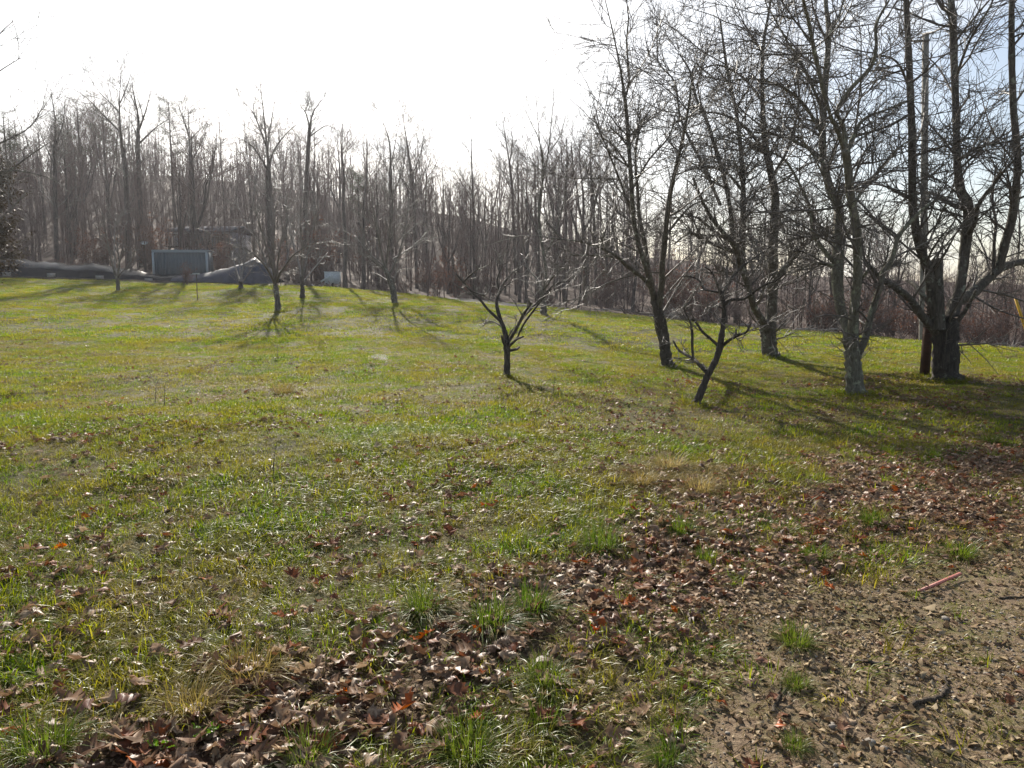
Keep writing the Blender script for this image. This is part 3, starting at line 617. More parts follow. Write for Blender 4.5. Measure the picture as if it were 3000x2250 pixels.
# ------------------------------------------------------------------ near trees, limb by limb
def limb_pts(L, D, trunk_end=None, w=None):
    """L = [(u, v, width_px[, depth offset])...]"""
    pts, rad = [], []
    for q in L:
        dy = q[3] if len(q) > 3 else 0.0
        Y = D + dy; pts.append(P(q[0], q[1], Y)); rad.append(q[2] / 2 * Y / F)
    return pts, rad
def slim(path, a, b): return [(q[0], q[1], q[2] * (a + (b - a) * i / max(len(path) - 1, 1))) + tuple(q[3:]) for i, q in enumerate(path)]
def near_tree(name, D, trunk, limbs, lab, seed, mats, l2, l3, l4, cat='tree', group=None, flute=.05, stub=()):
    rng = np.random.RandomState(seed)
    if 27 < D < 45: limbs = [slim(q, .72, .5) for q in limbs]; trunk = slim(trunk, .92, .8)
    tp, tr = limb_pts(trunk, D)
    base = tp[0].copy(); base[2] = float(H(base[0], base[1])[0])
    root = empty(name, base); tag(root, lab, cat, group)
    tp = [base + np.array([0, 0, -.12])] + tp[0:]; tp[1] = base + np.array([0, 0, 0.03]); tr = [tr[0] * 1.5, tr[0] * 1.34] + tr[1:]
    # flare just above the ground
    mid = tp[1] * .85 + tp[2] * .15; tp.insert(2, mid); tr.insert(2, tr[2] * .2 + limb_pts(trunk, D)[1][0] * .8)
    def skin(mb, pts, rad, k, per=5, amp=.05):
        p2, r2 = smooth_path(pts, rad, per)
        p2 = np.vstack([p2, p2[-1:] + (p2[-1:] - p2[-2:-1]) * .02]); r2 = np.r_[r2, r2[-1] * .05]
        r2 = r2 * (1 + amp * np.sin(np.arange(len(r2)) * 1.7 + seed) + amp * rng.normal(0, .4, len(r2)))
        mb.tubes(p2, r2, k); return p2, r2
    mb = MB(); p2, r2 = skin(mb, [p - base for p in tp], tr, 14, 6)
    V = mb.V[0]; n_ = len(V); ang = np.arange(n_) % 14
    th_ = ang / 14 * 2 * math.pi; ring = np.arange(n_) // 14; cen = p2[ring]; fl = flute * (np.cos(3 * th_ + .03 * ring) + .5 * np.cos(5 * th_ + 1)) + .02 * np.sin(ring * .9 + th_ * 2)
    V[:] = cen + (V - cen) * (1 + fl)[:, None]
    V += rng.normal(0, 1, V.shape) * (tr[0] * .035)
    ob('trunk', mb.mesh('trunk', mats[0]), root)
    par = [resample(p2[len(p2) // 2:], r2[len(r2) // 2:], 10)]
    for i, Lm in enumerate(limbs):
        dd = rng.uniform(-1, 1) * D * 0.045
        L2 = []
        nn = len(Lm)
        for j, q in enumerate(Lm):
            off = q[3] if len(q) > 3 else dd * j / max(nn - 1, 1) * (1.0 + .25 * nn)
            L2.append((q[0], q[1], q[2], off))
        pts, rad = limb_pts(L2, D); pts = [p - base for p in pts]
        if nn > 3: rad = [max(r, .004) for r in rad]
        mb = MB(); p2, r2 = skin(mb, pts, rad, 9, 5, .04); mb.V[0] += rng.normal(0, 1, mb.V[0].shape) * .03 * np.repeat(r2, 9)[:, None]
        ob('limb', mb.mesh('limb', mats[1]), root)
        if i not in stub: par.append(resample(p2, r2, 10))
    pp = np.stack([a[0] for a in par]); pr = np.stack([a[1] for a in par])
    Ls = np.linalg.norm(np.diff(pp, axis=1), axis=2).sum(1)
    a, ar = spawn(rng, pp, pr, rng.poisson(l2['n'] * Ls), l2.get('t0', .15), 1, l2['len'], l2['ang'], l2['up'], l2.get('wig', .12), 7, .5, .005, l2.get('rmax', .03), .7, l2.get('droop', 0))
    allp = []
    mb = MB()
    if len(a): mb.tubes(a, ar, 5)
    b, br = spawn(rng, np.concatenate([a, pp[:, ::1][:, :7] * 0 + np.stack([resample(q, np.ones(10), 7)[0] for q in pp])]), np.concatenate([ar, pr[:, :7]]),
                  l3['n'], .12, 1, l3['len'], l3['ang'], l3['up'], l3.get('wig', .16), 5, .6, l3.get('r', .004), .011, .7)
    if len(b): mb.tubes(b, br, 4)
    c, cr = spawn(rng, b, br, l4['n'], .05, 1, l4['len'], l4['ang'], l4['up'], .2, 3, .7, l4.get('r', .0019), .005, .8)
    if len(c): mb.tubes(c, cr, 3)
    ob('crown', mb.mesh('crown', M_TWIG), root)
    return root, (a, ar, b, br)

PEAR2 = dict(n=4.4, len=('abs', .6, 2.4), ang=(35, 85), up=.05, droop=.014, t0=.10, rmax=.022); PEAR3 = dict(n=10.5, len=('abs', .25, 1.05), ang=(25, 75), up=.05); PEAR4 = dict(n=5.0, len=('abs', .06, .34), ang=(30, 80), up=.03, r=.0028)
# A small pruned fruit tree in the middle
near_tree('fruit_tree', 14.0, [(1485, 1105, 21), (1486, 1048, 17), (1485, 1012, 21), (1483, 994, 18)],
          [[(1485, 1004, 17), (1477, 965, 14), (1466, 936, 12), (1457, 903, 11), (1455, 878, 9), (1461, 852, 6), (1457, 816, 5), (1474, 777, 3)],
           [(1465, 940, 9), (1430, 907, 8), (1409, 881, 7), (1383, 856, 6), (1358, 827, 5.5), (1336, 802, 3)],
           [(1358, 826, 5), (1380, 805, 4), (1405, 784, 2)], [(1383, 854, 4), (1405, 862, 3), (1427, 871, 2)],
           [(1458, 868, 7), (1474, 831, 6), (1506, 795, 4), (1542, 773, 2)], [(1457, 875, 5), (1474, 845, 4), (1503, 824, 2)],
           [(1488, 1003, 11), (1506, 975, 9), (1521, 947, 9), (1535, 918, 8), (1552, 896, 5), (1556, 888, 4)],
           [(1509, 970, 9), (1532, 930, 8), (1575, 885, 7), (1608, 849, 6), (1629, 831, 5), (1669, 824, 3)],
           [(1516, 990, 6), (1532, 954, 6), (1557, 918, 6), (1586, 881, 5), (1615, 847, 4)],
           [(1490, 1016, 9), (1514, 994, 7), (1533, 986, 5)], [(1489, 1028, 10), (1506, 1024, 9), (1514, 1023, 7), (1521, 1017, 6)],
           [(1480, 1010, 8), (1474, 1002, 7), (1470, 983, 6)], [(1470, 958, 4), (1448, 943, 3.5), (1425, 939, 3)], [(1488, 990, 4), (1500, 968, 3.5), (1520, 948, 2.5)]],
          'small pruned fruit tree with open vase of bare limbs in the middle of the lawn', 21, (M_BARK_DARK, M_BARK_DARK),
          dict(n=2.2, len=('abs', .10, .45), ang=(25, 65), up=.12, t0=.5, rmax=.007), dict(n=3.2, len=('abs', .06, .28), ang=(25, 70), up=.1), dict(n=3.0, len=('abs', .02, .08), ang=(40, 80), up=.05), stub=(9, 10, 11))
# B leaning fruit tree
near_tree('fruit_tree', 11.4, [(2041, 1177, 24), (2061, 1131, 21), (2076, 1094, 19), (2098, 1054, 18), (2109, 1018, 20), (2114, 985, 17), (2119, 948, 13), (2121, 895, 12), (2114, 866, 12), (2106, 842, 9)],
          [[(2076, 1096, 14), (2048, 1068, 11), (2032, 1051, 9), (2008, 1038, 8), (1988, 1025, 7), (1972, 998, 4)],
           [(2031, 1050, 7), (2028, 1015, 8), (2028, 978, 8), (2022, 942, 6), (2013, 925, 5), (2005, 900, 4), (2025, 879, 4), (2037, 849, 3), (2038, 839, 2)],
           [(2068, 1086, 10), (2058, 1068, 8)],
           [(2106, 1014, 10), (2081, 992, 8), (2058, 972, 8), (2042, 948, 7), (2032, 938, 8), (2008, 933, 5)],
           [(2116, 1014, 11), (2138, 996, 9), (2164, 982, 8), (2187, 972, 7), (2201, 945, 4)],
           [(2121, 893, 10), (2141, 879, 9), (2174, 877, 8), (2197, 866, 8), (2217, 849, 7), (2247, 832, 6), (2274, 822, 5), (2307, 796, 3)],
           [(2116, 860, 9), (2134, 829, 8), (2154, 803, 7), (2177, 779, 6), (2214, 753, 5), (2260, 720, 3)],
           [(2113, 858, 7), (2081, 852, 6), (2061, 846, 5), (2048, 822, 5), (2018, 809, 4), (1988, 812, 2.5)],
           [(2106, 846, 7), (2094, 815, 5), (2081, 793, 4), (2065, 783, 3)], [(2197, 866, 6), (2205, 830, 5), (2230, 800, 4), (2238, 770, 3)],
           [(2119, 905, 5), (2095, 895, 4), (2080, 905, 3), (2068, 915, 2)]],
          'leaning dark fruit tree with crooked spurred limbs in front of the tall trees', 22, (M_BARK_DARK, M_BARK_DARK),
          dict(n=4.2, len=('abs', .12, .65), ang=(30, 75), up=.06, t0=.3, rmax=.008), dict(n=4.6, len=('abs', .06, .28), ang=(30, 80), up=.06), dict(n=3.0, len=('abs', .02, .09), ang=(40, 85), up=.03), stub=(2,))
# C tall tree left of the leaning one
near_tree('bare_tree', 17.5, [(1957, 1071, 36), (1950, 1030, 33), (1945, 990, 32), (1936, 945, 33), (1926, 905, 29), (1918, 870, 27)],
          [[(1918, 880, 20), (1906, 840, 15), (1896, 799, 13), (1876, 733, 13), (1859, 660, 12), (1853, 591, 13), (1845, 464, 12), (1836, 338, 10), (1830, 287, 9), (1819, 211, 6), (1798, 105, 4), (1773, 0, 2.5)],
           [(1830, 290, 6), (1843, 236, 6), (1836, 127, 5), (1841, 55, 4), (1834, -10, 3)],
           [(1917, 865, 14), (1902, 799, 12), (1890, 715, 11), (1874, 640, 10), (1868, 560, 9), (1862, 450, 7), (1880, 350, 4)],
           [(1920, 868, 16), (1892, 822, 13), (1859, 796, 12), (1826, 769, 11), (1809, 753, 9), (1780, 736, 7), (1743, 720, 6), (1690, 706, 4), (1600, 697, 2.5)],
           [(1809, 755, 7), (1780, 750, 6), (1741, 748, 5), (1670, 747, 3)],
           [(1928, 905, 22), (1938, 840, 18), (1940, 780, 17), (1947, 716, 17), (1952, 660, 15), (1965, 560, 13), (1990, 450, 10), (2015, 330, 7), (2030, 200, 4)],
           [(1948, 1010, 6), (1928, 985, 4), (1918, 950, 3)], [(1856, 640, 8), (1820, 540, 7), (1780, 440, 5), (1740, 340, 3)], [(1850, 560, 7), (1900, 470, 6), (1960, 400, 5), (1980, 330, 3)],
           [(1950, 690, 8), (1990, 640, 7), (2030, 600, 5), (2080, 585, 3)], [(1848, 500, 6), (1800, 430, 5), (1760, 400, 3)]],
          'tall bare tree with peeling dark trunk and a long limb arching left', 23, (M_BARK_DARK, M_BARK),
          dict(PEAR2, n=3.0), dict(PEAR3, n=9), dict(PEAR4, n=5), stub=(6,), group='bare pear like trees on the right of the lawn')
# D
near_tree('bare_tree', 19.0, [(2257, 1051, 48), (2254, 1015, 43), (2252, 982, 43), (2250, 950, 46)],
          [[(2256, 965, 34), (2260, 915, 30), (2264, 832, 29), (2265, 733, 27), (2268, 650, 25), (2271, 572, 22), (2258, 506, 20), (2240, 400, 16), (2233, 253, 12), (2237, 127, 9), (2258, 0, 6), (2265, -120, 4)],
           [(2244, 962, 26), (2230, 935, 22), (2208, 898, 21), (2194, 844, 18), (2168, 771, 16), (2150, 717, 15), (2103, 663, 12), (2067, 608, 9), (2030, 520, 6)],
           [(2194, 850, 14), (2180, 790, 16), (2175, 735, 17), (2177, 608, 16), (2175, 500, 14), (2160, 350, 11), (2130, 200, 8), (2110, 60, 5)],
           [(2160, 745, 11), (2139, 735, 11), (2103, 721, 10), (2053, 699, 8), (2020, 684, 6), (1977, 713, 4)],
           [(2150, 712, 11), (2096, 681, 10), (2053, 645, 7), (2024, 634, 5), (1960, 640, 3)],
           [(2264, 835, 20), (2295, 790, 18), (2313, 768, 17), (2345, 731, 14), (2371, 706, 11), (2420, 670, 7), (2480, 640, 4)],
           [(2150, 700, 12), (2130, 560, 12), (2095, 430, 12), (2064, 338, 10), (2039, 287, 8), (2022, 211, 6), (1992, 160, 4)],
           [(2110, 600, 10), (2064, 494, 9), (2022, 413, 8), (1992, 338, 6), (1976, 240, 5), (1929, 181, 4), (1927, 89, 2.5)],
           [(2250, 460, 10), (2190, 380, 9), (2130, 340, 7), (2060, 330, 5), (1980, 360, 3)], [(2262, 520, 10), (2310, 430, 8), (2340, 300, 6), (2330, 150, 4)],
           [(2235, 300, 8), (2180, 230, 7), (2100, 190, 5), (2020, 220, 3)], [(2176, 560, 9), (2120, 500, 7), (2050, 490, 5), (1960, 520, 3)]],
          'broad bare tree with forked trunk directly behind the leaning fruit tree', 24, (M_BARK, M_BARK),
          PEAR2, PEAR3, PEAR4, group='bare pear like trees on the right of the lawn')
# E
near_tree('bare_tree', 12.4, [(2508, 1147, 54), (2502, 1081, 44), (2497, 1031, 42), (2492, 990, 42)],
          [[(2490, 1000, 34), (2478, 950, 28), (2460, 890, 28), (2453, 816, 34), (2455, 733, 32), (2457, 650, 28), (2455, 603, 27), (2430, 549, 24), (2411, 450, 20), (2411, 338, 19), (2424, 169, 16), (2428, 84, 14), (2419, 0, 11), (2425, -130, 7)],
           [(2500, 1000, 34), (2500, 950, 30), (2505, 880, 27), (2512, 816, 25), (2512, 733, 25), (2506, 650, 25), (2493, 581, 23), (2484, 490, 22), (2477, 440, 22)],
           [(2477, 450, 14), (2453, 380, 13), (2430, 330, 10), (2390, 169, 12), (2369, 63, 10), (2348, -20, 7)],
           [(2478, 445, 16), (2470, 370, 12), (2453, 325, 10), (2491, 262, 12), (2550, 198, 11), (2567, 139, 9), (2567, 72, 8), (2605, 0, 5)],
           [(2480, 450, 14), (2500, 400, 12), (2530, 350, 9), (2600, 320, 6), (2680, 290, 3)],
           [(2505, 1050, 26), (2532, 998, 22), (2549, 932, 20), (2575, 849, 17), (2588, 796, 16), (2605, 773, 14), (2618, 743, 14), (2632, 693, 13), (2665, 653, 11), (2720, 600, 7), (2790, 570, 4)],
           [(2588, 798, 13), (2610, 781, 14), (2636, 765, 14)],
           [(2445, 779, 10), (2413, 773, 8), (2380, 773, 5), (2340, 790, 3)],
           [(2445, 770, 14), (2406, 723, 12), (2383, 683, 10), (2372, 610, 9), (2350, 555, 8), (2300, 470, 6), (2240, 440, 4)],
           [(2510, 828, 12), (2528, 812, 10), (2542, 794, 9)],
           [(2412, 400, 9), (2350, 300, 8), (2280, 250, 6), (2200, 230, 4), (2120, 240, 2.5)], [(2500, 600, 10), (2540, 540, 9), (2600, 470, 7), (2650, 420, 5), (2720, 390, 3)],
           [(2418, 480, 10), (2360, 430, 8), (2290, 400, 6), (2200, 390, 4), (2130, 420, 2.5)], [(2427, 110, 8), (2460, 40, 6), (2480, -40, 4)], [(2490, 700, 8), (2430, 560, 7), (2390, 470, 5), (2330, 380, 3)],
           [(2412, 330, 9), (2360, 210, 7), (2300, 110, 5), (2250, 20, 3)]],
          'bare tree with pale lichened forked trunk and sawn limb stubs', 25, (M_BARK_PALE, M_BARK_PALE),
          dict(PEAR2, n=4.2, len=('abs', .5, 1.8)), dict(PEAR3, len=('abs', .2, .75)), dict(PEAR4, n=4.6, len=('abs', .05, .24), r=.0022), stub=(6, 9), group='bare pear like trees on the right of the lawn')
# F
near_tree('bare_tree', 14.0, [(2774, 1116, 76), (2770, 1048, 64), (2770, 981, 66), (2768, 930, 70)],
          [[(2755, 960, 40), (2738, 900, 34), (2728, 830, 30), (2712, 770, 27), (2693, 716, 25), (2680, 650, 24), (2673, 570, 22), (2672, 400, 21), (2668, 300, 19), (2662, 150, 17), (2655, 0, 14), (2650, -150, 9)],
           [(2745, 975, 26), (2701, 925, 22), (2665, 875, 20), (2618, 839, 19), (2595, 826, 17), (2575, 809, 13), (2545, 776, 9), (2532, 756, 7), (2520, 690, 5), (2500, 640, 3)],
           [(2730, 895, 16), (2701, 862, 14), (2681, 836, 12), (2658, 822, 9)],
           [(2785, 960, 46), (2792, 915, 34), (2811, 849, 28), (2821, 783, 28), (2828, 716, 30), (2838, 640, 30), (2833, 595, 30), (2815, 560, 26), (2806, 500, 22), (2803, 436, 20), (2799, 295, 19), (2795, 169, 20), (2790, 42, 20), (2780, -60, 14), (2778, -180, 9)],
           [(2790, 935, 42), (2800, 885, 36), (2847, 859, 32), (2897, 812, 29), (2930, 786, 26), (2970, 772, 21), (3010, 763, 19), (3080, 735, 14), (3180, 690, 8)],
           [(2926, 790, 26), (2943, 716, 25), (2963, 650, 24), (2975, 560, 21), (2981, 464, 19), (2970, 340, 18), (2964, 169, 17), (2964, 0, 14), (2966, -140, 9)],
           [(2908, 805, 10), (2912, 720, 9), (2917, 650, 8), (2907, 581, 7), (2920, 480, 4)],
           [(2833, 690, 15), (2856, 653, 13), (2867, 600, 12), (2914, 537, 9), (2960, 480, 6), (3020, 440, 4)],
           [(2836, 615, 16), (2790, 600, 12), (2740, 570, 10), (2700, 565, 7), (2640, 590, 4)],
           [(2795, 955, 14), (2825, 915, 12), (2845, 880, 10), (2860, 850, 8)],
           [(2670, 280, 8), (2640, 200, 6), (2610, 170, 5), (2560, 160, 3)], [(2804, 470, 9), (2870, 430, 7), (2930, 420, 5), (3010, 400, 3)], [(2672, 330, 8), (2600, 370, 7), (2500, 400, 5), (2400, 420, 3)],
           [(2800, 230, 8), (2840, 120, 7), (2900, 20, 5), (2930, -60, 3)], [(2672, 460, 8), (2760, 430, 6), (2850, 400, 4)], [(2795, 40, 12), (2760, 20, 10), (2735, -30, 8)], [(2752, 965, 34, -.15), (2749, 860, 30, -.15), (2744, 757, 27, -.15)]],
          'largest bare tree with thick fluted trunk and a heavy limb reaching right', 26, (M_BARK_DARK, M_BARK),
          dict(PEAR2, n=3.6, len=('abs', .5, 1.9)), dict(PEAR3, len=('abs', .2, .8)), dict(PEAR4, n=4.6, len=('abs', .05, .24), r=.0022), stub=(2, 9, 15, 16), flute=.10, group='bare pear like trees on the right of the lawn')
# smaller trees farther back on the lawn
near_tree('bare_tree', 30.0, [(1593, 927, 25), (1593, 900, 20), (1592, 885, 19), (1586, 849, 17)],
          [[(1588, 860, 13), (1600, 800, 12), (1588, 720, 11), (1578, 616, 10), (1592, 520, 9), (1606, 445, 7), (1616, 350, 5), (1624, 258, 2.5)], [(1580, 640, 8), (1591, 494, 7), (1580, 413, 5), (1556, 360, 4), (1530, 303, 2.5)],
           [(1591, 500, 5), (1580, 400, 4), (1567, 250, 2.5)], [(1588, 860, 10), (1579, 823, 9), (1553, 795, 7), (1535, 760, 4)], [(1590, 760, 7), (1620, 700, 6), (1650, 600, 5), (1660, 480, 3)], [(1592, 850, 8), (1630, 800, 6), (1660, 780, 4)],
           [(1583, 700, 6), (1550, 620, 5), (1525, 520, 3)], [(1606, 450, 5), (1640, 400, 4), (1660, 330, 2.5)]],
          'slender bare tree with tall whippy leaders behind the middle fruit tree', 27, (M_BARK, M_BARK), dict(n=1.0, len=('abs', .8, 2.2), ang=(25, 55), up=.08), dict(n=5, len=('abs', .3, .9), ang=(20, 60), up=.06), dict(n=3.5, len=('abs', .1, .35), ang=(25, 70), up=.04, r=.003))
near_tree('bare_tree', 32.0, [(1157, 888, 22), (1152, 852, 18), (1137, 809, 14), (1125, 777, 12)],
          [[(1126, 780, 10), (1110, 700, 8), (1095, 620, 5), (1090, 540, 3)], [(1137, 812, 9), (1170, 740, 8), (1190, 650, 6), (1200, 560, 3)], [(1130, 790, 9), (1140, 700, 8), (1150, 600, 6), (1155, 480, 3)], [(1126, 780, 7), (1080, 740, 6), (1040, 690, 3)], [(1150, 760, 7), (1210, 720, 5), (1250, 680, 3)]],
          'bare tree leaning left at the upper edge of the lawn by the leaf bank', 28, (M_BARK, M_TWIG), dict(n=2.2, len=('abs', .8, 2.0), ang=(25, 60), up=.06), dict(n=7, len=('abs', .3, .9), ang=(20, 65), up=.05), dict(n=4, len=('abs', .1, .35), ang=(25, 70), up=.03, r=.003))
near_tree('bare_tree', 28.0, [(815, 906, 20), (811, 864, 16), (806, 828, 15)],
          [[(805, 832, 12), (790, 800, 10), (767, 767, 8), (735, 737, 5), (690, 715, 2.5)], [(810, 828, 12), (821, 800, 10), (836, 779, 9), (859, 748, 7), (895, 724, 5), (935, 701, 3)], [(806, 830, 9), (795, 770, 7), (770, 690, 5), (750, 620, 3)], [(808, 830, 9), (815, 760, 7), (830, 680, 5), (850, 600, 3)],
           [(806, 828, 8), (800, 750, 6), (805, 660, 5), (800, 570, 2.5)], [(838, 778, 6), (850, 720, 5), (880, 660, 4), (920, 600, 2)], [(790, 800, 6), (765, 730, 5), (725, 660, 3), (700, 610, 2)], [(860, 748, 4), (900, 745, 3), (930, 705, 2.5)]],
          'small vase shaped bare tree alone on the left lawn', 29, (M_BARK, M_TWIG), dict(n=1.7, len=('abs', .5, 1.5), ang=(15, 45), up=.08, rmax=.012), dict(n=5, len=('abs', .25, .8), ang=(15, 50), up=.06), dict(n=3, len=('abs', .08, .3), ang=(20, 60), up=.04, r=.003))
near_tree('bare_tree', 38.0, [(346, 856, 12), (344, 821, 11), (335, 794, 9)],
          [[(335, 796, 8), (322, 740, 6), (310, 680, 4), (300, 620, 2)], [(344, 815, 7), (352, 760, 6), (365, 700, 4), (370, 640, 2)], [(338, 800, 6), (335, 720, 5), (338, 640, 2)], [(345, 810, 5), (380, 770, 4), (400, 720, 2)]],
          'small bare tree in front of the black plastic cover', 30, (M_BARK, M_TWIG), dict(n=1.3, len=('abs', .5, 1.3), ang=(20, 50), up=.08, rmax=.012), dict(n=4, len=('abs', .25, .8), ang=(15, 50), up=.06), dict(n=3, len=('abs', .08, .3), ang=(20, 60), up=.04, r=.0035))
near_tree('bare_tree', 38.0, [(706, 853, 18), (706, 840, 14), (704, 825, 14)],
          [[(704, 828, 10), (692, 790, 7), (680, 740, 3)], [(706, 828, 10), (712, 780, 7), (725, 730, 3)], [(705, 828, 8), (702, 770, 5), (700, 700, 2)], [(706, 832, 7), (735, 790, 5), (750, 750, 2)]],
          'dark stubby shrubby tree between the thin post and vase shaped tree', 31, (M_BARK_DARK, M_TWIG), dict(n=1.5, len=('abs', .4, 1.2), ang=(20, 60), up=.06, rmax=.012), dict(n=4.5, len=('abs', .25, .7), ang=(15, 60), up=.05), dict(n=3, len=('abs', .08, .3), ang=(20, 60), up=.04, r=.0035))
near_tree('bare_tree', 34.0, [(886, 874, 17), (886, 840, 13), (884, 810, 12)],
          [[(884, 812, 9), (870, 750, 7), (850, 680, 5), (840, 600, 3)], [(886, 815, 9), (900, 750, 7), (915, 680, 5), (925, 600, 3)], [(885, 812, 8), (885, 730, 6), (880, 640, 4), (885, 560, 2)], [(886, 830, 7), (925, 780, 5), (960, 740, 3)]],
          'bare tree right of the vase shaped tree below the white box', 32, (M_BARK_DARK, M_TWIG), dict(n=1.4, len=('abs', .5, 1.6), ang=(20, 55), up=.07, rmax=.012), dict(n=4.5, len=('abs', .25, .8), ang=(15, 55), up=.05), dict(n=3.2, len=('abs', .08, .3), ang=(20, 60), up=.04, r=.003))
# tree outside the left edge whose branches reach into the picture
near_tree('bare_tree', 22.0, [(-230, 960, 36), (-225, 800, 30), (-215, 650, 26), (-205, 520, 22)],
          [[(-208, 540, 8.4), (-100, 470, 6.6), (0, 420, 4.8), (90, 370, 3.0), (130, 300, 1.5)], [(-215, 640, 7.8), (-110, 590, 6.0), (0, 520, 4.8), (110, 440, 3.0), (160, 410, 1.5)], [(-206, 520, 9.6), (-190, 380, 7.8), (-150, 200, 5.4), (-120, 60, 3.0)],
           [(-200, 460, 6.6), (-120, 330, 5.4), (-30, 230, 3.6), (60, 170, 1.8)], [(-190, 380, 6.0), (-100, 230, 4.2), (-10, 110, 3.0), (40, 60, 1.5)], [(-220, 720, 7.2), (-120, 690, 5.4), (0, 640, 3.6), (80, 560, 1.8)],
           [(-215, 600, 6.6), (-100, 540, 4.8), (20, 500, 3.6), (140, 520, 2.4), (200, 560, 1.2)]],
          'bare tree just outside the left edge with branches reaching in', 33, (M_BARK, M_BARK), dict(n=1.6, len=('abs', .7, 2.2), ang=(20, 55), up=.03), dict(n=5, len=('abs', .3, 1.0), ang=(15, 50), up=.02), dict(n=3.0, len=('abs', .1, .35), ang=(20, 60), up=.02, r=.0025))

# longer grass left standing round the trunks
fx, fy = [], []
for u, v, D, r in [(1485, 1105, 14, .10), (2041, 1177, 11.4, .12), (1957, 1071, 17.5, .2), (2257, 1051, 19, .28), (2508, 1147, 12.4, .22), (2774, 1116, 14, .32), (1593, 927, 30, .25), (1157, 888, 32, .25), (815, 906, 28, .2), (2708, 1104, 14.7, .12)]:
    c = P(u, v, D); m_ = int(60 + r * 260); a_ = _si.uniform(0, 6.28, m_); q_ = r + np.abs(_si.normal(0, .10, m_)); fx.append(c[0] + q_ * np.cos(a_)); fy.append(c[1] + q_ * np.sin(a_))
x, y = np.concatenate(fx), np.concatenate(fy); n = len(x)
scatter('trunk_foot_grass', np.stack([x, y, H(x, y)], -1), np.stack([_si.normal(0, .1, n), _si.normal(0, .1, n), _si.uniform(0, 6, n)], -1), np.repeat(_si.uniform(.9, 2.0, n)[:, None], 3, 1), _si.randint(0, 12, n), T_near, 'longer grass left standing round the trunks')

# ------------------------------------------------------------------ woodland
M_RUST = leafy('rust_leaf', [(0, (0.09, 0.045, 0.03)), (1, (0.17, 0.078, 0.048))], trans=.45, gl=.03)
M_PINE = leafy('pine_needles', [(0, (0.022, 0.038, 0.016)), (1, (0.045, 0.065, 0.025))], trans=.2, gl=.03)
def forest_proto(seed, h=18.0, r=.20, fork=False, low=.42, dense=1.0, spread=1.0):
    rng = np.random.RandomState(seed)
    n = 10; z = np.linspace(0, h * .9, n); bend = rng.normal(0, .045 * h / 4, (n, 2)).cumsum(0) * .35; bend[0] = 0
    tk = np.stack([bend[:, 0], bend[:, 1], z - .3], -1); tr = r * (1 - np.linspace(0, 1, n) ** 1.1) * .95 + .022; tr[0] *= 1.35
    mb = MB(); p2, r2 = smooth_path(tk, tr, 2); mb.tubes(p2, r2, 6)
    par = [resample(tk, tr, 9)]
    if fork:
        for q in range(rng.randint(1, 4)):
            i = rng.randint(3, 5); d = unit(np.array([rng.normal(), rng.normal(), 0.0])); m = 7
            t = np.linspace(0, 1, m)[:, None]; L = h * .9 - z[i]
            f = tk[i] + d * (t ** .7) * h * .13 + np.array([0, 0, 1.]) * t * L * rng.uniform(.7, .98) + rng.normal(0, .22, (m, 3)) * t
            fr = tr[i] * .7 * (1 - t[:, 0]) + .02; mb.tubes(f, fr, 5); par.append(resample(f, fr, 9))
    trunk = mb.mesh('trunk', M_FTRUNK)
    pp, pr = np.stack([a[0] for a in par]), np.stack([a[1] for a in par])
    cb = MB()
    a, ar = spawn(rng, pp, pr, [int((14 if i == 0 else 8) * dense) for i in range(len(par))], low, .98, ('abs', .12 * h * spread, .30 * h * spread), (30, 65), .085, .13, 6, .5, .012, .07, .7)
    cb.tubes(a, ar, 4)
    b, br = spawn(rng, np.concatenate([a, np.stack([resample(q[5:], np.ones(4), 6)[0] for q in pp])]), np.concatenate([ar, pr[:, 3:9]]), 5 * dense, .15, 1, ('abs', .04 * h, .10 * h), (20, 50), .09, .13, 4, .6, .008, .02)
    cb.tubes(b, br, 3)
    c, cr = spawn(rng, b, br, 3.4 * dense, .1, 1, ('abs', .012 * h, .045 * h), (20, 55), .06, .15, 3, .7, .0045, .010)
    cb.tubes(c, cr, 3)
    return trunk, cb.mesh('crown', M_FTWIG)
FP = [forest_proto(100 + k, 18, .19 + .02 * (k % 3), fork=(k % 3 != 0), low=(.38, .5, .45, .6, .3, .4, .55, .42)[k], dense=(1, 1.1, .9, .8, 1.2, 1, .9, 1)[k], spread=(1, 1.1, .8, .7, 1.1, 1.2, .6, .9)[k]) for k in range(8)]
SAP = [forest_proto(200 + k, 9, .055, False, .15, .8, .9) for k in range(3)]
def joined(a, b, name):
    va = np.empty(len(a.vertices) * 3); a.vertices.foreach_get('co', va); vb = np.empty(len(b.vertices) * 3); b.vertices.foreach_get('co', vb)
    fa = np.empty(len(a.loops), int); a.loops.foreach_get('vertex_index', fa); fb = np.empty(len(b.loops), int); b.loops.foreach_get('vertex_index', fb)
    return mesh_np(name, np.concatenate([va, vb]).reshape(-1, 3), [fa.reshape(-1, 4), fb.reshape(-1, 4) + len(va) // 3], M_FTWIG, True)
SKX = [-600, 0, 100, 180, 280, 370, 430, 520, 600, 700, 780, 860, 960, 1050, 1130, 1210, 1300, 1400, 1480, 1560, 1650, 1800, 2000, 2400, 2800, 3200, 3800]
SKY_ = [250, 265, 265, 300, 255, 215, 300, 420, 330, 330, 265, 330, 270, 350, 325, 350, 440, 450, 400, 360, 330, 380, 450, 570, 650, 670, 670]
SKY_ = [v - 40 for v in SKY_]
rf = np.random.RandomState(31)
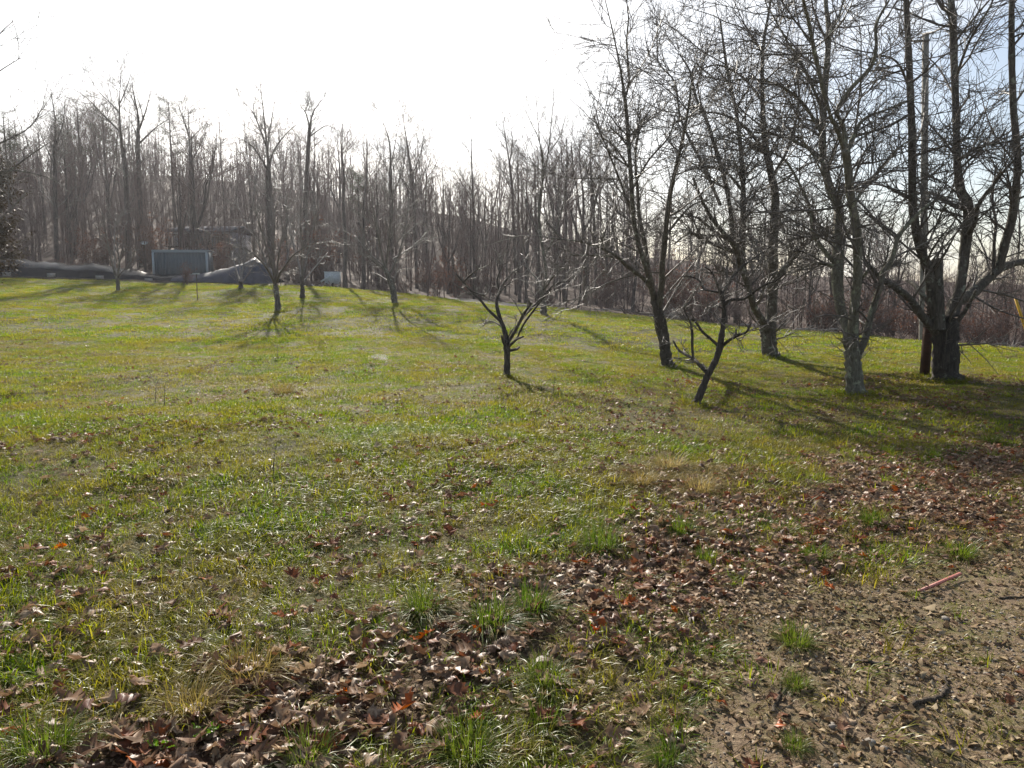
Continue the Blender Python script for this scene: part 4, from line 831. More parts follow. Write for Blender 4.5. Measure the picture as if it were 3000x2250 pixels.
def zone(u):
    for lim, s in ((250, 'at the far left above the glossy evergreen'), (480, 'above the long black plastic cover'), (720, 'round the pale cabin'), (1000, 'behind the vase shaped tree'), (1300, 'behind the leaf bank'),
                   (1700, 'behind the middle fruit tree'), (2100, 'behind the leaning fruit tree'), (2500, 'between the forked trees on the right')):
        if u < lim: return s
    return 'beyond the largest tree at the right edge'
cells = []
cnt = 0; placed = []
while cnt < 145:
    u = rf.uniform(-150, 3150); Y = 46.5 + 34 * rf.uniform(0, 1) ** 1.3
    x_ = (u - 1500) / F * Y * 1.0; 
    if woods(np.array([x_]), np.array([Y]))[0] < .6: continue
    if 430 < u < 720 and (Y < 51.5 or 57 < Y < 70): continue
    if 900 < u < 1010 and Y < 49: continue
    if u < 1000 and Y < 51: continue
    if any((x_ - a) ** 2 + (Y - b) ** 2 < 0.8 for a, b in placed): continue
    placed.append((x_, Y)); z_ = float(H(x_, Y)[0]); _, vb_ = uv_of(np.array([x_]), np.array([Y]), np.array([z_]))
    sk = np.interp(u, SKX, SKY_); q = rf.uniform(0, 1)
    topv = sk + 30 + (vb_[0] - sk) * (.66 * q) + rf.normal(0, 10)
    hgt = (vb_[0] - topv) / F * Y
    hgt = min(max(hgt, 5), 24); big = q < .25
    k = rf.randint(0, 8)
    s = hgt / 18; sxy = s * rf.uniform(.65, 1.35)
    root = empty('woodland_tree', (x_, Y, z_ - .1), rf.uniform(0, 6.28)); root.scale = (sxy, sxy, s)
    st = 'tall bare woodland tree ' if hgt > 14 else ('middling bare woodland tree ' if hgt > 10 else 'low slender bare woodland tree ')
    lab = st + zone(u); tag(root, lab, 'tree', 'woodland: ' + lab.replace('tree', 'trees'))
    root.rotation_euler[0] = rf.normal(0, .025); root.rotation_euler[1] = rf.normal(0, .03)
    ob('trunk', FP[k][0], root); ob('crown', FP[k][1], root); cnt += 1
# the tall trees that stand out above the rest
TALL = [
 ([(378, 775, 18), (371, 590, 15), (367, 498, 14), (360, 440, 13)], [[(361, 445, 13), (355, 405, 11), (350, 312, 8), (355, 196, 3)], [(356, 390, 8), (297, 331, 7), (251, 284, 5), (213, 261, 3)], [(349, 330, 6), (325, 303, 5), (288, 266, 4), (260, 219, 2.5)], [(353, 300, 5), (376, 242, 4), (385, 205, 2.5)]], 'tallest woodland tree with two long limbs slanting up to the left'),
 ([(414, 775, 17), (408, 544, 15), (404, 428, 14), (405, 395, 13)], [[(405, 400, 12), (404, 340, 9), (390, 266, 6), (384, 220, 2.5)], [(405, 385, 9), (427, 326, 7), (445, 256, 3)], [(408, 420, 8), (464, 368, 5), (515, 340, 2.5)]], 'woodland tree with upright forked top right of the tallest one'),
 ([(566, 760, 13), (561, 590, 11), (557, 470, 10)], [[(557, 475, 9), (555, 405, 8), (550, 307, 3)], [(554, 400, 6), (534, 340, 5), (520, 303, 2.5)], [(555, 410, 5), (603, 363, 2.5)], [(558, 480, 6), (590, 420, 4), (610, 380, 2)]], 'slim reddish woodland tree above the pale cabin'),
 ([(797, 790, 23), (789, 590, 20), (786, 500, 17)], [[(786, 505, 14), (784, 451, 11), (770, 312, 7), (761, 233, 3)], [(784, 440, 8), (790, 382, 7), (807, 289, 3)], [(784, 440, 8), (742, 331, 6), (701, 293, 2.5)], [(788, 510, 10), (798, 451, 9), (835, 396, 7), (882, 354, 3)], [(786, 500, 8), (740, 430, 6), (690, 400, 3)]], 'thick many forked woodland tree above the vase shaped tree'),
 ([(890, 790, 16), (896, 567, 14), (905, 405, 12), (908, 372, 11)], [[(908, 375, 8), (895, 330, 6), (882, 312, 5), (865, 266, 2.5)], [(908, 372, 8), (919, 326, 6), (965, 266, 2.5)], [(909, 400, 6), (935, 380, 5), (960, 368, 4), (1000, 390, 2)]], 'woodland tree spreading like a wide letter Y right of the thick forked one'),
 ([(1150, 845, 15), (1146, 596, 13), (1144, 494, 11)], [[(1144, 498, 9), (1140, 413, 7), (1112, 331, 3)], [(1144, 490, 7), (1152, 453, 6), (1166, 372, 2.5)], [(1146, 560, 7), (1136, 502, 6), (1095, 421, 2.5)], [(1146, 580, 6), (1180, 500, 5), (1190, 420, 2)]], 'woodland tree with fanned upright leaders behind the leaf bank'),
 ([(1392, 865, 10), (1388, 657, 8.5), (1384, 535, 7.5)], [[(1384, 538, 7), (1380, 413, 5), (1379, 342, 2.5)], [(1386, 600, 4), (1350, 530, 3), (1330, 500, 2)]], 'single thin straight leaderless trunk standing alone in the dip of the treeline'),
 ([(1512, 885, 10), (1502, 575, 8.5), (1492, 470, 7.5)], [[(1492, 475, 6), (1480, 400, 5), (1472, 355, 2.5)], [(1493, 480, 5), (1500, 420, 4), (1499, 350, 2.5)], [(1500, 560, 5), (1470, 500, 4), (1455, 460, 2)]], 'thin woodland tree with split tip left of the slender lawn tree'),
 ([(1222, 855, 11), (1213, 616, 10), (1205, 494, 9)], [[(1205, 500, 8), (1185, 372, 5), (1178, 330, 2.5)], [(1206, 520, 5), (1235, 440, 4), (1240, 360, 2)], [(1210, 580, 5), (1175, 520, 4), (1160, 480, 2)]], 'left leaning thin woodland tree behind the middle fruit tree'),
 ([(1748, 885, 11), (1740, 640, 10), (1731, 500, 9)], [[(1731, 505, 8), (1730, 453, 6), (1738, 340, 2.5)], [(1732, 520, 6), (1700, 470, 5), (1681, 420, 2.5)], [(1738, 600, 6), (1775, 520, 4), (1790, 440, 2)]], 'woodland tree between the slender tree and the peeling trunk'),
 ([(166, 775, 13), (160, 498, 12), (161, 420, 11)], [[(161, 425, 9), (162, 358, 7), (148, 256, 3)], [(161, 430, 7), (185, 360, 5), (190, 280, 2)], [(160, 480, 6), (130, 420, 5), (110, 360, 2)]], 'straight woodland tree above the left part of the black cover')]
for k, (tk_, lb_, lab) in enumerate(TALL):
    tk_ = slim(tk_, .85, .8); lb_ = [slim(q, .75, .28) for q in lb_]
    near_tree('woodland_tree', 54.0 + (k * 7) % 5, tk_, lb_, lab, 300 + k, (M_FTRUNK, M_FTRUNK), dict(n=2.0, len=('abs', .8, 2.8), ang=(25, 60), up=.07, rmax=.03), dict(n=6, len=('abs', .35, 1.3), ang=(20, 55), up=.06, r=.006), dict(n=3.6, len=('abs', .15, .5), ang=(20, 60), up=.04, r=.005))
# the wood beyond, too many to tell apart
JM = [joined(*FP[k], 'distant_tree') for k in range(8)] + [joined(*SAP[k], 'distant_sapling') for k in range(3)]
x = rf.uniform(-230, 210, 5200); y = rf.uniform(50, 175, 5200)
u_ = x / y * F + 1500
keep = (y > 74) & (np.abs(x / y) < 1.25) & (rf.uniform(0, 1, len(x)) < np.interp(y, [74, 100, 175], [.12, .09, .05]))
keep |= (y <= 74) & (np.abs(x / y) < 1.25) & (woods(x, y) > .5) & (((u_ < -160) | (u_ > 3160)) & (rf.uniform(0, 1, len(x)) < .5))
x, y = x[keep], y[keep]; n = len(x); u_ = x / y * F + 1500; z = H(x, y)
sk = np.interp(u_, SKX, SKY_); _, vb_ = uv_of(x, y, z); hgt = (vb_ - sk - rf.uniform(60, 300, n)) / F * y; s = np.clip(hgt, 6, 21) / 18
scatter('distant_wood', np.stack([x, y, z - .1], -1), np.stack([rf.normal(0, .03, n), rf.normal(0, .03, n), rf.uniform(0, 6.28, n)], -1), np.stack([s, s, s], -1), rf.randint(0, 8, n), JM[:8], 'grey mass of bare trees deeper in the wood')
# saplings
x = rf.uniform(-120, 120, 9500); y = rf.uniform(45, 125, 9500); u_ = x / y * F + 1500
keep = (woods(x, y) > .8) & (np.abs(x / y) < 1.0) & ~((u_ > 430) & (u_ < 720) & (y < 52)) & ~((u_ > 880) & (u_ < 1010) & (y < 48.5)) & ~((u_ < 1000) & (y < 50.5)) & (rf.uniform(0, 1, len(x)) < np.interp(u_, [1200, 1500, 2000, 2400], [.55, .40, .36, .24]))
x, y = x[keep], y[keep]; n = len(x); s = rf.uniform(.25, .85, n) * np.interp(x / y * F + 1500, [0, 1300, 3000], [1.25, 1.05, .75])
scatter('saplings', np.stack([x, y, H(x, y) - .05], -1), np.stack([rf.normal(0, .06, n), rf.normal(0, .06, n), rf.uniform(0, 6.28, n)], -1), np.stack([s, s, s], -1), rf.randint(0, 3, n), JM[8:], 'thin bare saplings and brush filling the wood')

# shrubs and rusty leaved saplings at the wood edge
def shrub_proto(seed, h=2.2, leaves=500, lm=M_RUST, leafsz=.045, stems=14):
    rng = np.random.RandomState(seed); base = np.zeros((stems, 2, 3)); base[:, 0] = rng.normal(0, .15, (stems, 3)) * [1, 1, 0]; base[:, 1] = base[:, 0] + [0, 0, .3]
    a, ar = spawn(rng, base, np.full((stems, 2), .03), 1.0 + np.zeros(stems, int), 0, .3, ('abs', h * .6, h * 1.1), (5, 45), .03, .12, 7, .8, .006, .02)
    b, br = spawn(rng, a, ar, 9, .2, 1, ('abs', h * .12, h * .35), (25, 65), .04, .15, 4, .6, .004, .01)
    c, cr = spawn(rng, b, br, 4, .1, 1, ('abs', h * .04, h * .12), (25, 70), .02, .15, 3, .7, .003, .006)
    mb = MB(); mb.tubes(a, ar, 4); mb.tubes(b, br, 3); mb.tubes(c, cr, 3); stems_me = mb.mesh('stems', M_FTWIG)
    fo = None
    if leaves:
        i = rng.randint(0, len(c), leaves); p = c[i, rng.randint(0, 3, leaves)] + rng.normal(0, .04, (leaves, 3))
        d1 = unit(rng.normal(size=(leaves, 3))); d2 = unit(np.cross(d1, rng.normal(size=(leaves, 3)))); s = leafsz * rng.uniform(.6, 1.4, (leaves, 1))
        V = np.stack([p - d1 * s, p - d2 * s * .5, p + d1 * s, p + d2 * s * .5], 1).reshape(-1, 3); fo = mesh_np('foliage', V, [np.arange(leaves * 4).reshape(-1, 4)], lm)
    return stems_me, fo
SH = [shrub_proto(1, 2.4, 700), shrub_proto(2, 1.8, 0), shrub_proto(3, 3.2, 0, stems=10), shrub_proto(4, 3.0, 1100), shrub_proto(5, 1.6, 260)]
def shrub(u, v, Y, k, s, lab, grp=None, nm='brush_shrub'):
    x_ = (u - 1500) / F * Y; z_ = float(H(x_, Y)[0]); root = empty(nm, (x_, Y, z_ - .05), rf.uniform(0, 6)); root.scale = (s * 1.1, s * 1.1, s); tag(root, lab, 'shrub', grp)
    ob('stems', SH[k][0], root)
    if SH[k][1]: ob('foliage', SH[k][1], root)
for (u, Y, k, s, lab) in [(552, 45.6, 0, .5, 'round rusty red bush in front of the grey shed'), (448, 54, 3, 1.3, 'orange brown leafed sapling left of the grey shed'), (640, 52, 3, 1.0, 'reddish brown brush right of the grey shed'), (330, 53, 3, 1.0, 'reddish bush behind the black cover'),
                          (280, 52, 0, 1.1, 'rusty bush beside the small tree behind the black cover'), (930, 52, 3, .95, 'orange leafed sapling left of the white box'), (965, 54, 3, 1.5, 'tall orange leafed sapling behind the white box'), (1340, 45.8, 0, .75, 'orange brown bush beside the pale gravel track'),
                          (1280, 47, 0, .9, 'brown bush behind the pale gravel track'), (1950, 50, 3, 1.4, 'yellowish brown leafed sapling between the bare trees'), (2010, 52, 3, 1.3, 'rusty sapling behind the leaning fruit tree'), (2560, 43.5, 0, 1.0, 'rust red bramble mound right of the pale forked tree'),
                          (2440, 43.8, 0, .9, 'rust red bramble mound left of the pale forked tree'), (2380, 44, 0, .8, 'low rusty bramble right of the broad forked tree'), (2640, 43, 3, .8, 'dark brown bramble left of the leaning post'), (2860, 43, 3, .9, 'reddish brown brush right of the largest tree'), (2960, 42, 3, .9, 'reddish brown brush by the right edge'),
                          (2700, 46, 3, 1.0, 'brown brush behind the leaning post')]:
    shrub(u, 0, Y, k, s, lab)
for q in range(95):
    u = rf.uniform(-150, 3150); Y = np.interp(u, [0, 1000, 1300, 3000], [51, 47.5, 46, 41.5]) + rf.uniform(0, 7)
    if 430 < u < 730 and Y < 52.5: continue
    shrub(u, 0, Y, rf.choice([0, 1, 2, 1, 2, 4, 4]), rf.uniform(.6, 1.25), 'tangled brown underbrush shrub ' + zone(u), 'underbrush ' + zone(u))
# fallen grey branches along the edge of the wood
M_DEAD = simple('weathered_wood', (0.22, 0.19, 0.16), (0.42, 0.38, 0.33), 8, .7, .4)
def fallen(u, v, Y, L, head, lab, r=.03, n=14):
    g = P(u, v, Y); g[2] = float(H(g[0], g[1])[0]); rng = np.random.RandomState(int(u)); t = np.linspace(0, 1, 6)[:, None]
    d = np.array([math.cos(head), math.sin(head), .06]); m = d * t * L + np.array([0, 0, .08]) + rng.normal(0, .03 * L / 3, (6, 3)) * [1, 1, .5]; m[:, 2] += .05 + (H(g[0] + m[:, 0], g[1] + m[:, 1]) - g[2])
    rad = np.linspace(r, r * .3, 6); mb = MB(); mb.tubes(m, rad, 6)
    a, ar = spawn(rng, m[None], rad[None], [n], .2, 1, ('abs', L * .2, L * .45), (20, 60), .05, .12, 5, .6, .006, .03); a[..., 2] = np.maximum(a[..., 2], .0); mb.tubes(a, ar, 4)
    b, br = spawn(rng, a, ar, 4, .2, 1, ('abs', L * .06, L * .18), (20, 60), .02, .12, 3, .6, .004, .01); b[..., 2] = np.maximum(b[..., 2], .0); mb.tubes(b, br, 3)
    tag(ob('fallen_branch', mb.mesh('fallen_branch', M_DEAD), None, g), lab, 'branch')
fallen(2905, 1018, 39.5, 3.2, -.1, 'bleached fallen branch lying at the lawn edge on the far right', .04)
fallen(2880, 1012, 40.5, 2.4, .5, 'bleached twiggy branch behind the long one on the far right', .03)
fallen(2330, 968, 41.6, 2.0, -.3, 'pale broken branch at the foot of the wood right of the broad forked tree', .05, 6)
fallen(2170, 930, 43.5, 3.0, .2, 'grey fallen branches behind the leaning fruit tree', .05)
fallen(2030, 925, 44, 2.5, 2.6, 'grey fallen branches left of the leaning fruit tree', .05)
fallen(2420, 965, 43, 2.5, .1, 'pale fallen branch in the bramble left of pale forked tree', .04, 8)
fallen(1740, 915, 45, 2.5, .4, 'fallen branch at wood edge right of the middle fruit tree', .04, 8)
fallen(225, 720, 56, 2.6, -.4, 'pale dead branch lying on the slope above the black cover', .06, 3)
fallen(1900, 925, 44.2, 2.6, .3, 'fallen branch at wood edge behind the peeling trunk', .04)
# pines
def pine(u, Y, h, lab):
    x_ = (u - 1500) / F * Y; z_ = float(H(x_, Y)[0]); root = empty('pine_tree', (x_, Y, z_)); tag(root, lab, 'pine tree'); rng = np.random.RandomState(int(u))
    mb = MB(); tk = np.stack([np.zeros(6), np.zeros(6), np.linspace(-.2, h, 6)], -1); tr = np.linspace(.17, .03, 6); mb.tubes(tk, tr, 7); ob('trunk', mb.mesh('trunk', M_FTRUNK), root)
    a, ar = spawn(rng, tk[None], tr[None], [46], .55, 1, ('abs', h * .06, h * .16), (55, 85), .05, .08, 5, .4, .01, .04); b, br = spawn(rng, a, ar, 5, .3, 1, ('abs', .3, .8), (20, 60), .03, .1, 3, .5, .005, .01)
    mb = MB(); mb.tubes(a, ar, 4); mb.tubes(b, br, 3); ob('branches', mb.mesh('branches', M_FTWIG), root)
    n = 5000; i = rng.randint(0, len(b), n); p = b[i, rng.randint(0, 3, n)] + rng.normal(0, .12, (n, 3)); d1 = unit(rng.normal(size=(n, 3)) + [0, 0, .3]); d2 = unit(np.cross(d1, rng.normal(size=(n, 3))))
    V = np.stack([p, p + d1 * .16 + d2 * .012, p + d1 * .16 - d2 * .012], 1).reshape(-1, 3); ob('needles', mesh_np('needles', V, [np.arange(n * 3).reshape(-1, 3)], M_PINE), root)
for u, Y, h, lab in [(530, 72, 13, 'dark green pine crown above the pale cabin'), (340, 75, 12, 'dark pine left of the pine above the cabin'), (240, 70, 11, 'dark pine deep in the wood at the far left'), (1060, 66, 8, 'low dark pine behind the white box'), (60, 66, 11, 'dark pine behind the glossy evergreen')]: pine(u, Y, h, lab)
# glossy evergreen at the left edge
M_GLOSSY = leafy('magnolia_leaf', [(0, (0.03, 0.03, 0.014)), (.6, (0.055, 0.045, 0.022)), (1, (0.09, 0.05, 0.03))], trans=.15, gl=.06, rough=.25)
def evergreen():
    D = 27.0; c = P(-45, 640, D); g = float(H(c[0], c[1])[0]); base = np.array([c[0], c[1], g]); root = empty('evergreen_tree', base); tag(root, 'dark glossy leaved evergreen tree at the far left edge', 'tree'); rng = np.random.RandomState(9)
    mb = MB(); h = 4.6; tk = np.stack([np.zeros(6), np.zeros(6), np.linspace(-.1, h, 6)], -1); tr = np.linspace(.14, .03, 6); mb.tubes(tk, tr, 8); ob('trunk', mb.mesh('trunk', M_BARK), root)
    a, ar = spawn(rng, tk[None], tr[None], [70], .15, .98, ('abs', .8, 1.75), (50, 85), .03, .1, 6, .4, .008, .04); b, br = spawn(rng, a, ar, 7, .3, 1, ('abs', .25, .6), (20, 60), .03, .1, 3, .5, .004, .01)
    mb = MB(); mb.tubes(a, ar, 4); mb.tubes(b, br, 3); ob('branches', mb.mesh('branches', M_TWIG), root)
    n = 15000; i = rng.randint(0, len(b), n); p = b[i, rng.randint(0, 3, n)] + rng.normal(0, .09, (n, 3)); d1 = unit(rng.normal(size=(n, 3)) * [1, 1, .5]); d2 = unit(np.cross(d1, [0, 0, 1.]) + rng.normal(size=(n, 3)) * .35); s = rng.uniform(.05, .085, (n, 1))
    V = np.stack([p - d1 * s, p - d2 * s * .42, p + d1 * s, p + d2 * s * .42], 1).reshape(-1, 3); o = ob('foliage', mesh_np('foliage', V, [np.arange(n * 4).reshape(-1, 4)], M_GLOSSY), root)
evergreen()

# ------------------------------------------------------------------ things at the top of the lawn
M_PLASTIC = simple('black_plastic', (0.005, 0.006, 0.008), (0.012, 0.014, 0.019), 2, .24, .12, 0, .03)
M_TARP = simple('blue_grey_tarp', (0.03, 0.033, 0.048), (0.055, 0.06, 0.085), 3, .5, .2, 0, .02)
M_PANEL = simple('grey_blue_panel', (0.085, 0.11, 0.13), (0.11, 0.14, 0.16), 3, .6, .3)
M_FRAME = simple('pale_frame', (0.30, 0.35, 0.38), (0.40, 0.44, 0.47), 5, .5, .4)
M_TIMBER = simple('dark_timber', (0.05, 0.038, 0.03), (0.12, 0.095, 0.075), 6, .8, .2)
M_CONC = simple('concrete', (0.24, 0.22, 0.19), (0.38, 0.35, 0.31), 12, .9, .2)
M_WHITE = simple('white_paint', (0.36, 0.40, 0.42), (0.60, 0.64, 0.66), 9, .6, .3)
def cover(name, Y, top, bot, depth, mat, lab, seed, front=.45):
    """sheet draped over a low frame: top/bot = outline points in pixels at depth Y"""
    rng = np.random.RandomState(seed); n = 90; us = np.linspace(top[0][0], top[-1][0], n)
    tv = np.interp(us, *zip(*top)); bv = np.interp(us, *zip(*bot)); prof = [(-.06, 0.0), (0.0, .12), (.02, front), (.10, front + .18), (.28, .86), (.50, 1.0), (.70, .88), (.92, .5), (1.0, .0)]
    rows = []
    for f, hh in prof:
        row = []
        for i, u in enumerate(us):
            t, b = P(u, tv[i], Y), P(u, bv[i], Y); z = b[2] + (t[2] - b[2]) * hh; w = .05 * math.sin(u * .05 + f * 3) + .03 * math.sin(u * .13 + 4 * f) + .012 * math.sin(u * .41 + 6 * f) + rng.normal(0, .004)
            row.append((b[0], Y + f * depth + (w if hh < .9 else 0), z + (w * .8 if 0.2 < hh else 0)))
        rows.append(row)
    V = np.array(rows).reshape(-1, 3); m = len(prof); i = np.arange(m - 1)[:, None] * n; j = np.arange(n - 1)[None]
    Fq = np.stack([i + j, i + j + 1, i + n + j + 1, i + n + j], -1).reshape(-1, 4); c = V.mean(0); c[2] = V[:, 2].min()
    return tag(ob(name, mesh_np(name, V - c, [Fq], mat, True), None, c), lab, 'plastic sheet')
cover('plastic_cover', 47.6, [(-330, 742), (-100, 748), (0, 752), (110, 766), (180, 772), (235, 770), (300, 778), (345, 785), (390, 796), (430, 801), (520, 803), (560, 800)], [(-330, 800), (0, 809), (300, 818), (560, 828)], 2.6, M_PLASTIC, 'long sagging black plastic sheet covering the low row at the left', 1)
cover('tarp_cover', 47.4, [(500, 806), (560, 799), (600, 793), (640, 786), (680, 772), (730, 752), (760, 770), (800, 812)], [(500, 824), (800, 832)], 2.6, M_TARP, 'blue grey sheet peaked like a tent behind the vase shaped tree', 2, .35)
def rail(u0, v0, u1, v1, Y, h, lab):
    a, b = P(u0, v0, Y), P(u1, v1, Y); d = unit(b - a); R = np.stack([d, np.cross([0, 0, 1.], d), np.cross(d, np.cross([0, 0, 1.], d))], 1); mb = MB(); L = np.linalg.norm(b - a); mb.box((0, 0, 0), (L, .16, h), R)
    tag(ob('timber_rail', mb.mesh('timber_rail', M_TIMBER, False), None, (a + b) / 2), lab, 'timber')
rail(-300, 804, 120, 815, 46.9, .16, 'long low dark timber under the black cover at the left edge'); rail(125, 815, 350, 822, 46.9, .16, 'low dark timber under the middle of the black cover'); rail(355, 823, 610, 834, 46.8, .16, 'low dark timber in front of the grey shed')
for u, v, lab in [(150, 806, 'pale concrete block under the black cover nearest the left'), (292, 813, 'pale concrete block by the small tree under the black cover'), (436, 821, 'pale concrete block just left of the grey shed'), (20, 803, 'pale concrete block at the left edge')]:
    p = P(u, v, 47.15); mb = MB(); mb.box((0, 0, .0), (.42, .2, .24)); tag(ob('concrete_block', mb.mesh('concrete_block', M_CONC, False), None, p), lab, 'concrete block')
def shed():
    Y = 50.5; a, b = P(448, 735, Y), P(605, 735, Y); x0, x1, zt = a[0], b[0], a[2]; g = float(H((x0 + x1) / 2, Y)[0]) - .1; w, h = x1 - x0, zt - g; dp_ = 1.1; root = empty('grey_shed', ((x0 + x1) / 2, Y, g)); tag(root, 'blue grey ribbed metal shed with pale frame beyond the black cover', 'shed')
    mb = MB(); mb.box((0, dp_ / 2 + .02, h / 2 - .03), (w - .06, dp_, h - .06)); ob('body', mb.mesh('body', M_PANEL, False), root)
    for nm, c, d in (('top_frame', (0, -.03, h - .05), (w + .1, .10, .10)), ('side_frame', (-w / 2, -.03, h / 2 - .052), (.12, .10, h - .106)), ('side_frame', (w / 2, -.03, h / 2 - .052), (.12, .10, h - .106))):
        mb = MB(); mb.box((0, 0, 0), d); ob(nm, mb.mesh(nm, M_FRAME, False), root, c)
    mb = MB(); mb.box((0, 0, 0), (.05, .05, h - .12)); rib = mb.mesh('rib', M_PANEL, False)
    for k in range(16): ob('rib', rib, root, (-w / 2 + .18 + k * (w - .36) / 15, 0, (h - .12) / 2))
    mb = MB(); mb.box((0, dp_ / 2, 0), (w + .10, dp_ + .2, .05)); ob('roof', mb.mesh('roof', M_FRAME, False), root, (0, 0, h + .04))
shed()
def cabin():
    Y = 64.0; x0, x1 = P(500, 700, Y)[0], P(690, 700, Y)[0]; zt = P(590, 668, Y)[2]; g = P(590, 752, Y)[2]; w, h = x1 - x0, zt - g; root = empty('cabin', ((x0 + x1) / 2, Y, g)); tag(root, 'pale cabin with a railed porch half hidden in the wood', 'cabin')
    mw = simple('pale_siding', (.30, .29, .31), (.42, .41, .43), 2, .8, .2); mr = simple('roof_metal', (.10, .10, .115), (.16, .16, .18), 3, .95, .1)
    mb = MB(); mb.box((0, 2.2, h / 2 - .3), (w - .3, 4, h - .1)); ob('wall', mb.mesh('wall', mw, False), root)
    mb = MB(); mb.add([(-w / 2, -1.1, h - .28), (w / 2, -1.1, h - .28), (w / 2, 2.2, h + .35), (-w / 2, 2.2, h + .35), (w / 2, 4.5, h - .2), (-w / 2, 4.5, h - .2), (-w / 2, -1.1, h - .40), (w / 2, -1.1, h - .40), (w / 2, 2.2, h + .23), (-w / 2, 2.2, h + .23), (w / 2, 4.5, h - .32), (-w / 2, 4.5, h - .32)],
                      [(0, 1, 2, 3), (3, 2, 4, 5), (6, 9, 8, 7), (9, 11, 10, 8), (0, 6, 7, 1), (5, 4, 10, 11), (1, 7, 8, 2), (2, 8, 10, 4), (0, 3, 9, 6), (3, 5, 11, 9)]); ob('roof', mb.mesh('roof', mr, False), root)
    for xx in (-w * .28, w * .05, w * .3):
        mb = MB(); mb.box((0, 0, 0), (.8, .06, .9)); wn = ob('window', mb.mesh('window', simple('window_glass', (.03, .035, .04), (.05, .055, .06), 2, .1, .6), False), root, (xx, .19, h * .55))
        mb = MB(); mb.box((0, -.04, .48), (.95, .05, .07)); mb.box((0, -.04, -.48), (.95, .05, .07)); mb.box((-.44, -.04, 0), (.07, .05, .89)); mb.box((.44, -.04, 0), (.07, .05, .89)); ob('frame', mb.mesh('frame', M_WHITE, False), wn)
    mb = MB(); mb.box((0, 0, 0), (w, 1.2, .12)); ob('porch_floor', mb.mesh('porch_floor', M_TIMBER, False), root, (0, -.45, .8))
    mb = MB(); mb.box((0, 0, 0), (w, .06, .07)); ob('rail', mb.mesh('rail', M_TIMBER, False), root, (0, -1.0, 1.75))
    mb = MB(); mb.box((0, 0, 0), (.05, .05, .82)); bal = mb.mesh('baluster', M_TIMBER, False)
    for k in range(28): ob('baluster', bal, root, (-w / 2 + .1 + k * (w - .2) / 27, -1.0, 1.29))
    mb = MB(); mb.box((0, 0, 0), (.12, .12, h - .5)); pm = mb.mesh('porch_post', M_TIMBER, False)
    for k in range(4): ob('porch_post', pm, root, (-w / 2 + .2 + k * (w - .4) / 3, -.85, (h - .5) / 2))
cabin()
def white_box():
    Y = 46.6; a, b = P(950, 797, Y), P(992, 818, Y); g = float(H((a[0] + b[0]) / 2, Y)[0]); root = empty('white_box', ((a[0] + b[0]) / 2, Y, g)); tag(root, 'small white box standing among scrap at the wood edge', 'box'); w = b[0] - a[0]; top = a[2] - g
    mb = MB(); mb.box((0, .35, top / 2 + .12), (w, .7, top - .24)); ob('body', mb.mesh('body', M_WHITE, False), root)
    mb = MB(); mb.box((0, .35, top + .015), (w + .06, .76, .03)); ob('lid', mb.mesh('lid', M_WHITE, False), root)
    mb = MB(); mb.box((0, .35, .06), (w * .96, .62, .12)); ob('base', mb.mesh('base', M_TIMBER, False), root)
white_box()
def bar(name, p, q, r, mat, lab, cat, sq=False):
    p, q = np.array(p), np.array(q); mb = MB(); c = p.copy()
    if sq:
        d = unit(q - p); s = unit(np.cross(d, [0, 1, 0.01])); R = np.stack([d, s, np.cross(d, s)], 1); mb.box((q - p) / 2, (np.linalg.norm(q - p), r[0], r[1]), R)
    else: mb.tubes(np.array([p - c, (p + q) / 2 - c, q - c, q - c + (q - p) * .001]), np.array([r, r, r, r * .02]), 10)
    return tag(ob(name, mb.mesh(name, mat, not sq), None, c), lab, cat)
bar('plank', P(940, 825, 46.0), P(974, 805, 45.9), (.10, .05), M_WHITE, 'pale plank leaning against the white box', 'plank', True)
def scrap(u, v, Y, lab, seed):
    p = P(u, v, Y); p[2] = float(H(p[0], p[1])[0]); rng = np.random.RandomState(seed); root = empty('scrap_heap', p); tag(root, lab, 'scrap heap')
    for k in range(9):
        q = rng.normal(0, .35, 3) * [1, .5, 0]; mb = MB(); e = rng.normal(size=3); e[2] = abs(e[2]) * .5 + .1; e = unit(e) * rng.uniform(.2, .5); mb.tubes(np.array([q + [0, 0, .05], q + e / 2 + [0, 0, .08], q + e]), np.array([.05, .04, .03]), 6)
        ob('scrap_piece', mb.mesh('scrap_piece', [M_TIMBER, M_CONC, M_PLASTIC][k % 3]), root)
scrap(925, 829, 45.8, 'dark heap of scrap left of the white box', 3); scrap(965, 829, 46.0, 'dark scrap in front of the white box', 4)
# thin post with a cap on the left lawn
g = P(579, 884, 34); g[2] = float(H(g[0], g[1])[0]); root = empty('thin_post', g); tag(root, 'thin metal post with small white cap on the left lawn', 'post')
ph = P(579, 802, 34)[2] - g[2]; mb = MB(); mb.tubes(np.array([(0, 0, -.1), (0, 0, ph / 2), (0, 0, ph - .02)]), np.array([.022, .022, .022]), 8); ob('pole', mb.mesh('pole', M_TIMBER), root)
mb = MB(); mb.box((-.02, 0, ph), (.26, .16, .05)); ob('cap', mb.mesh('cap', M_WHITE, False), root)
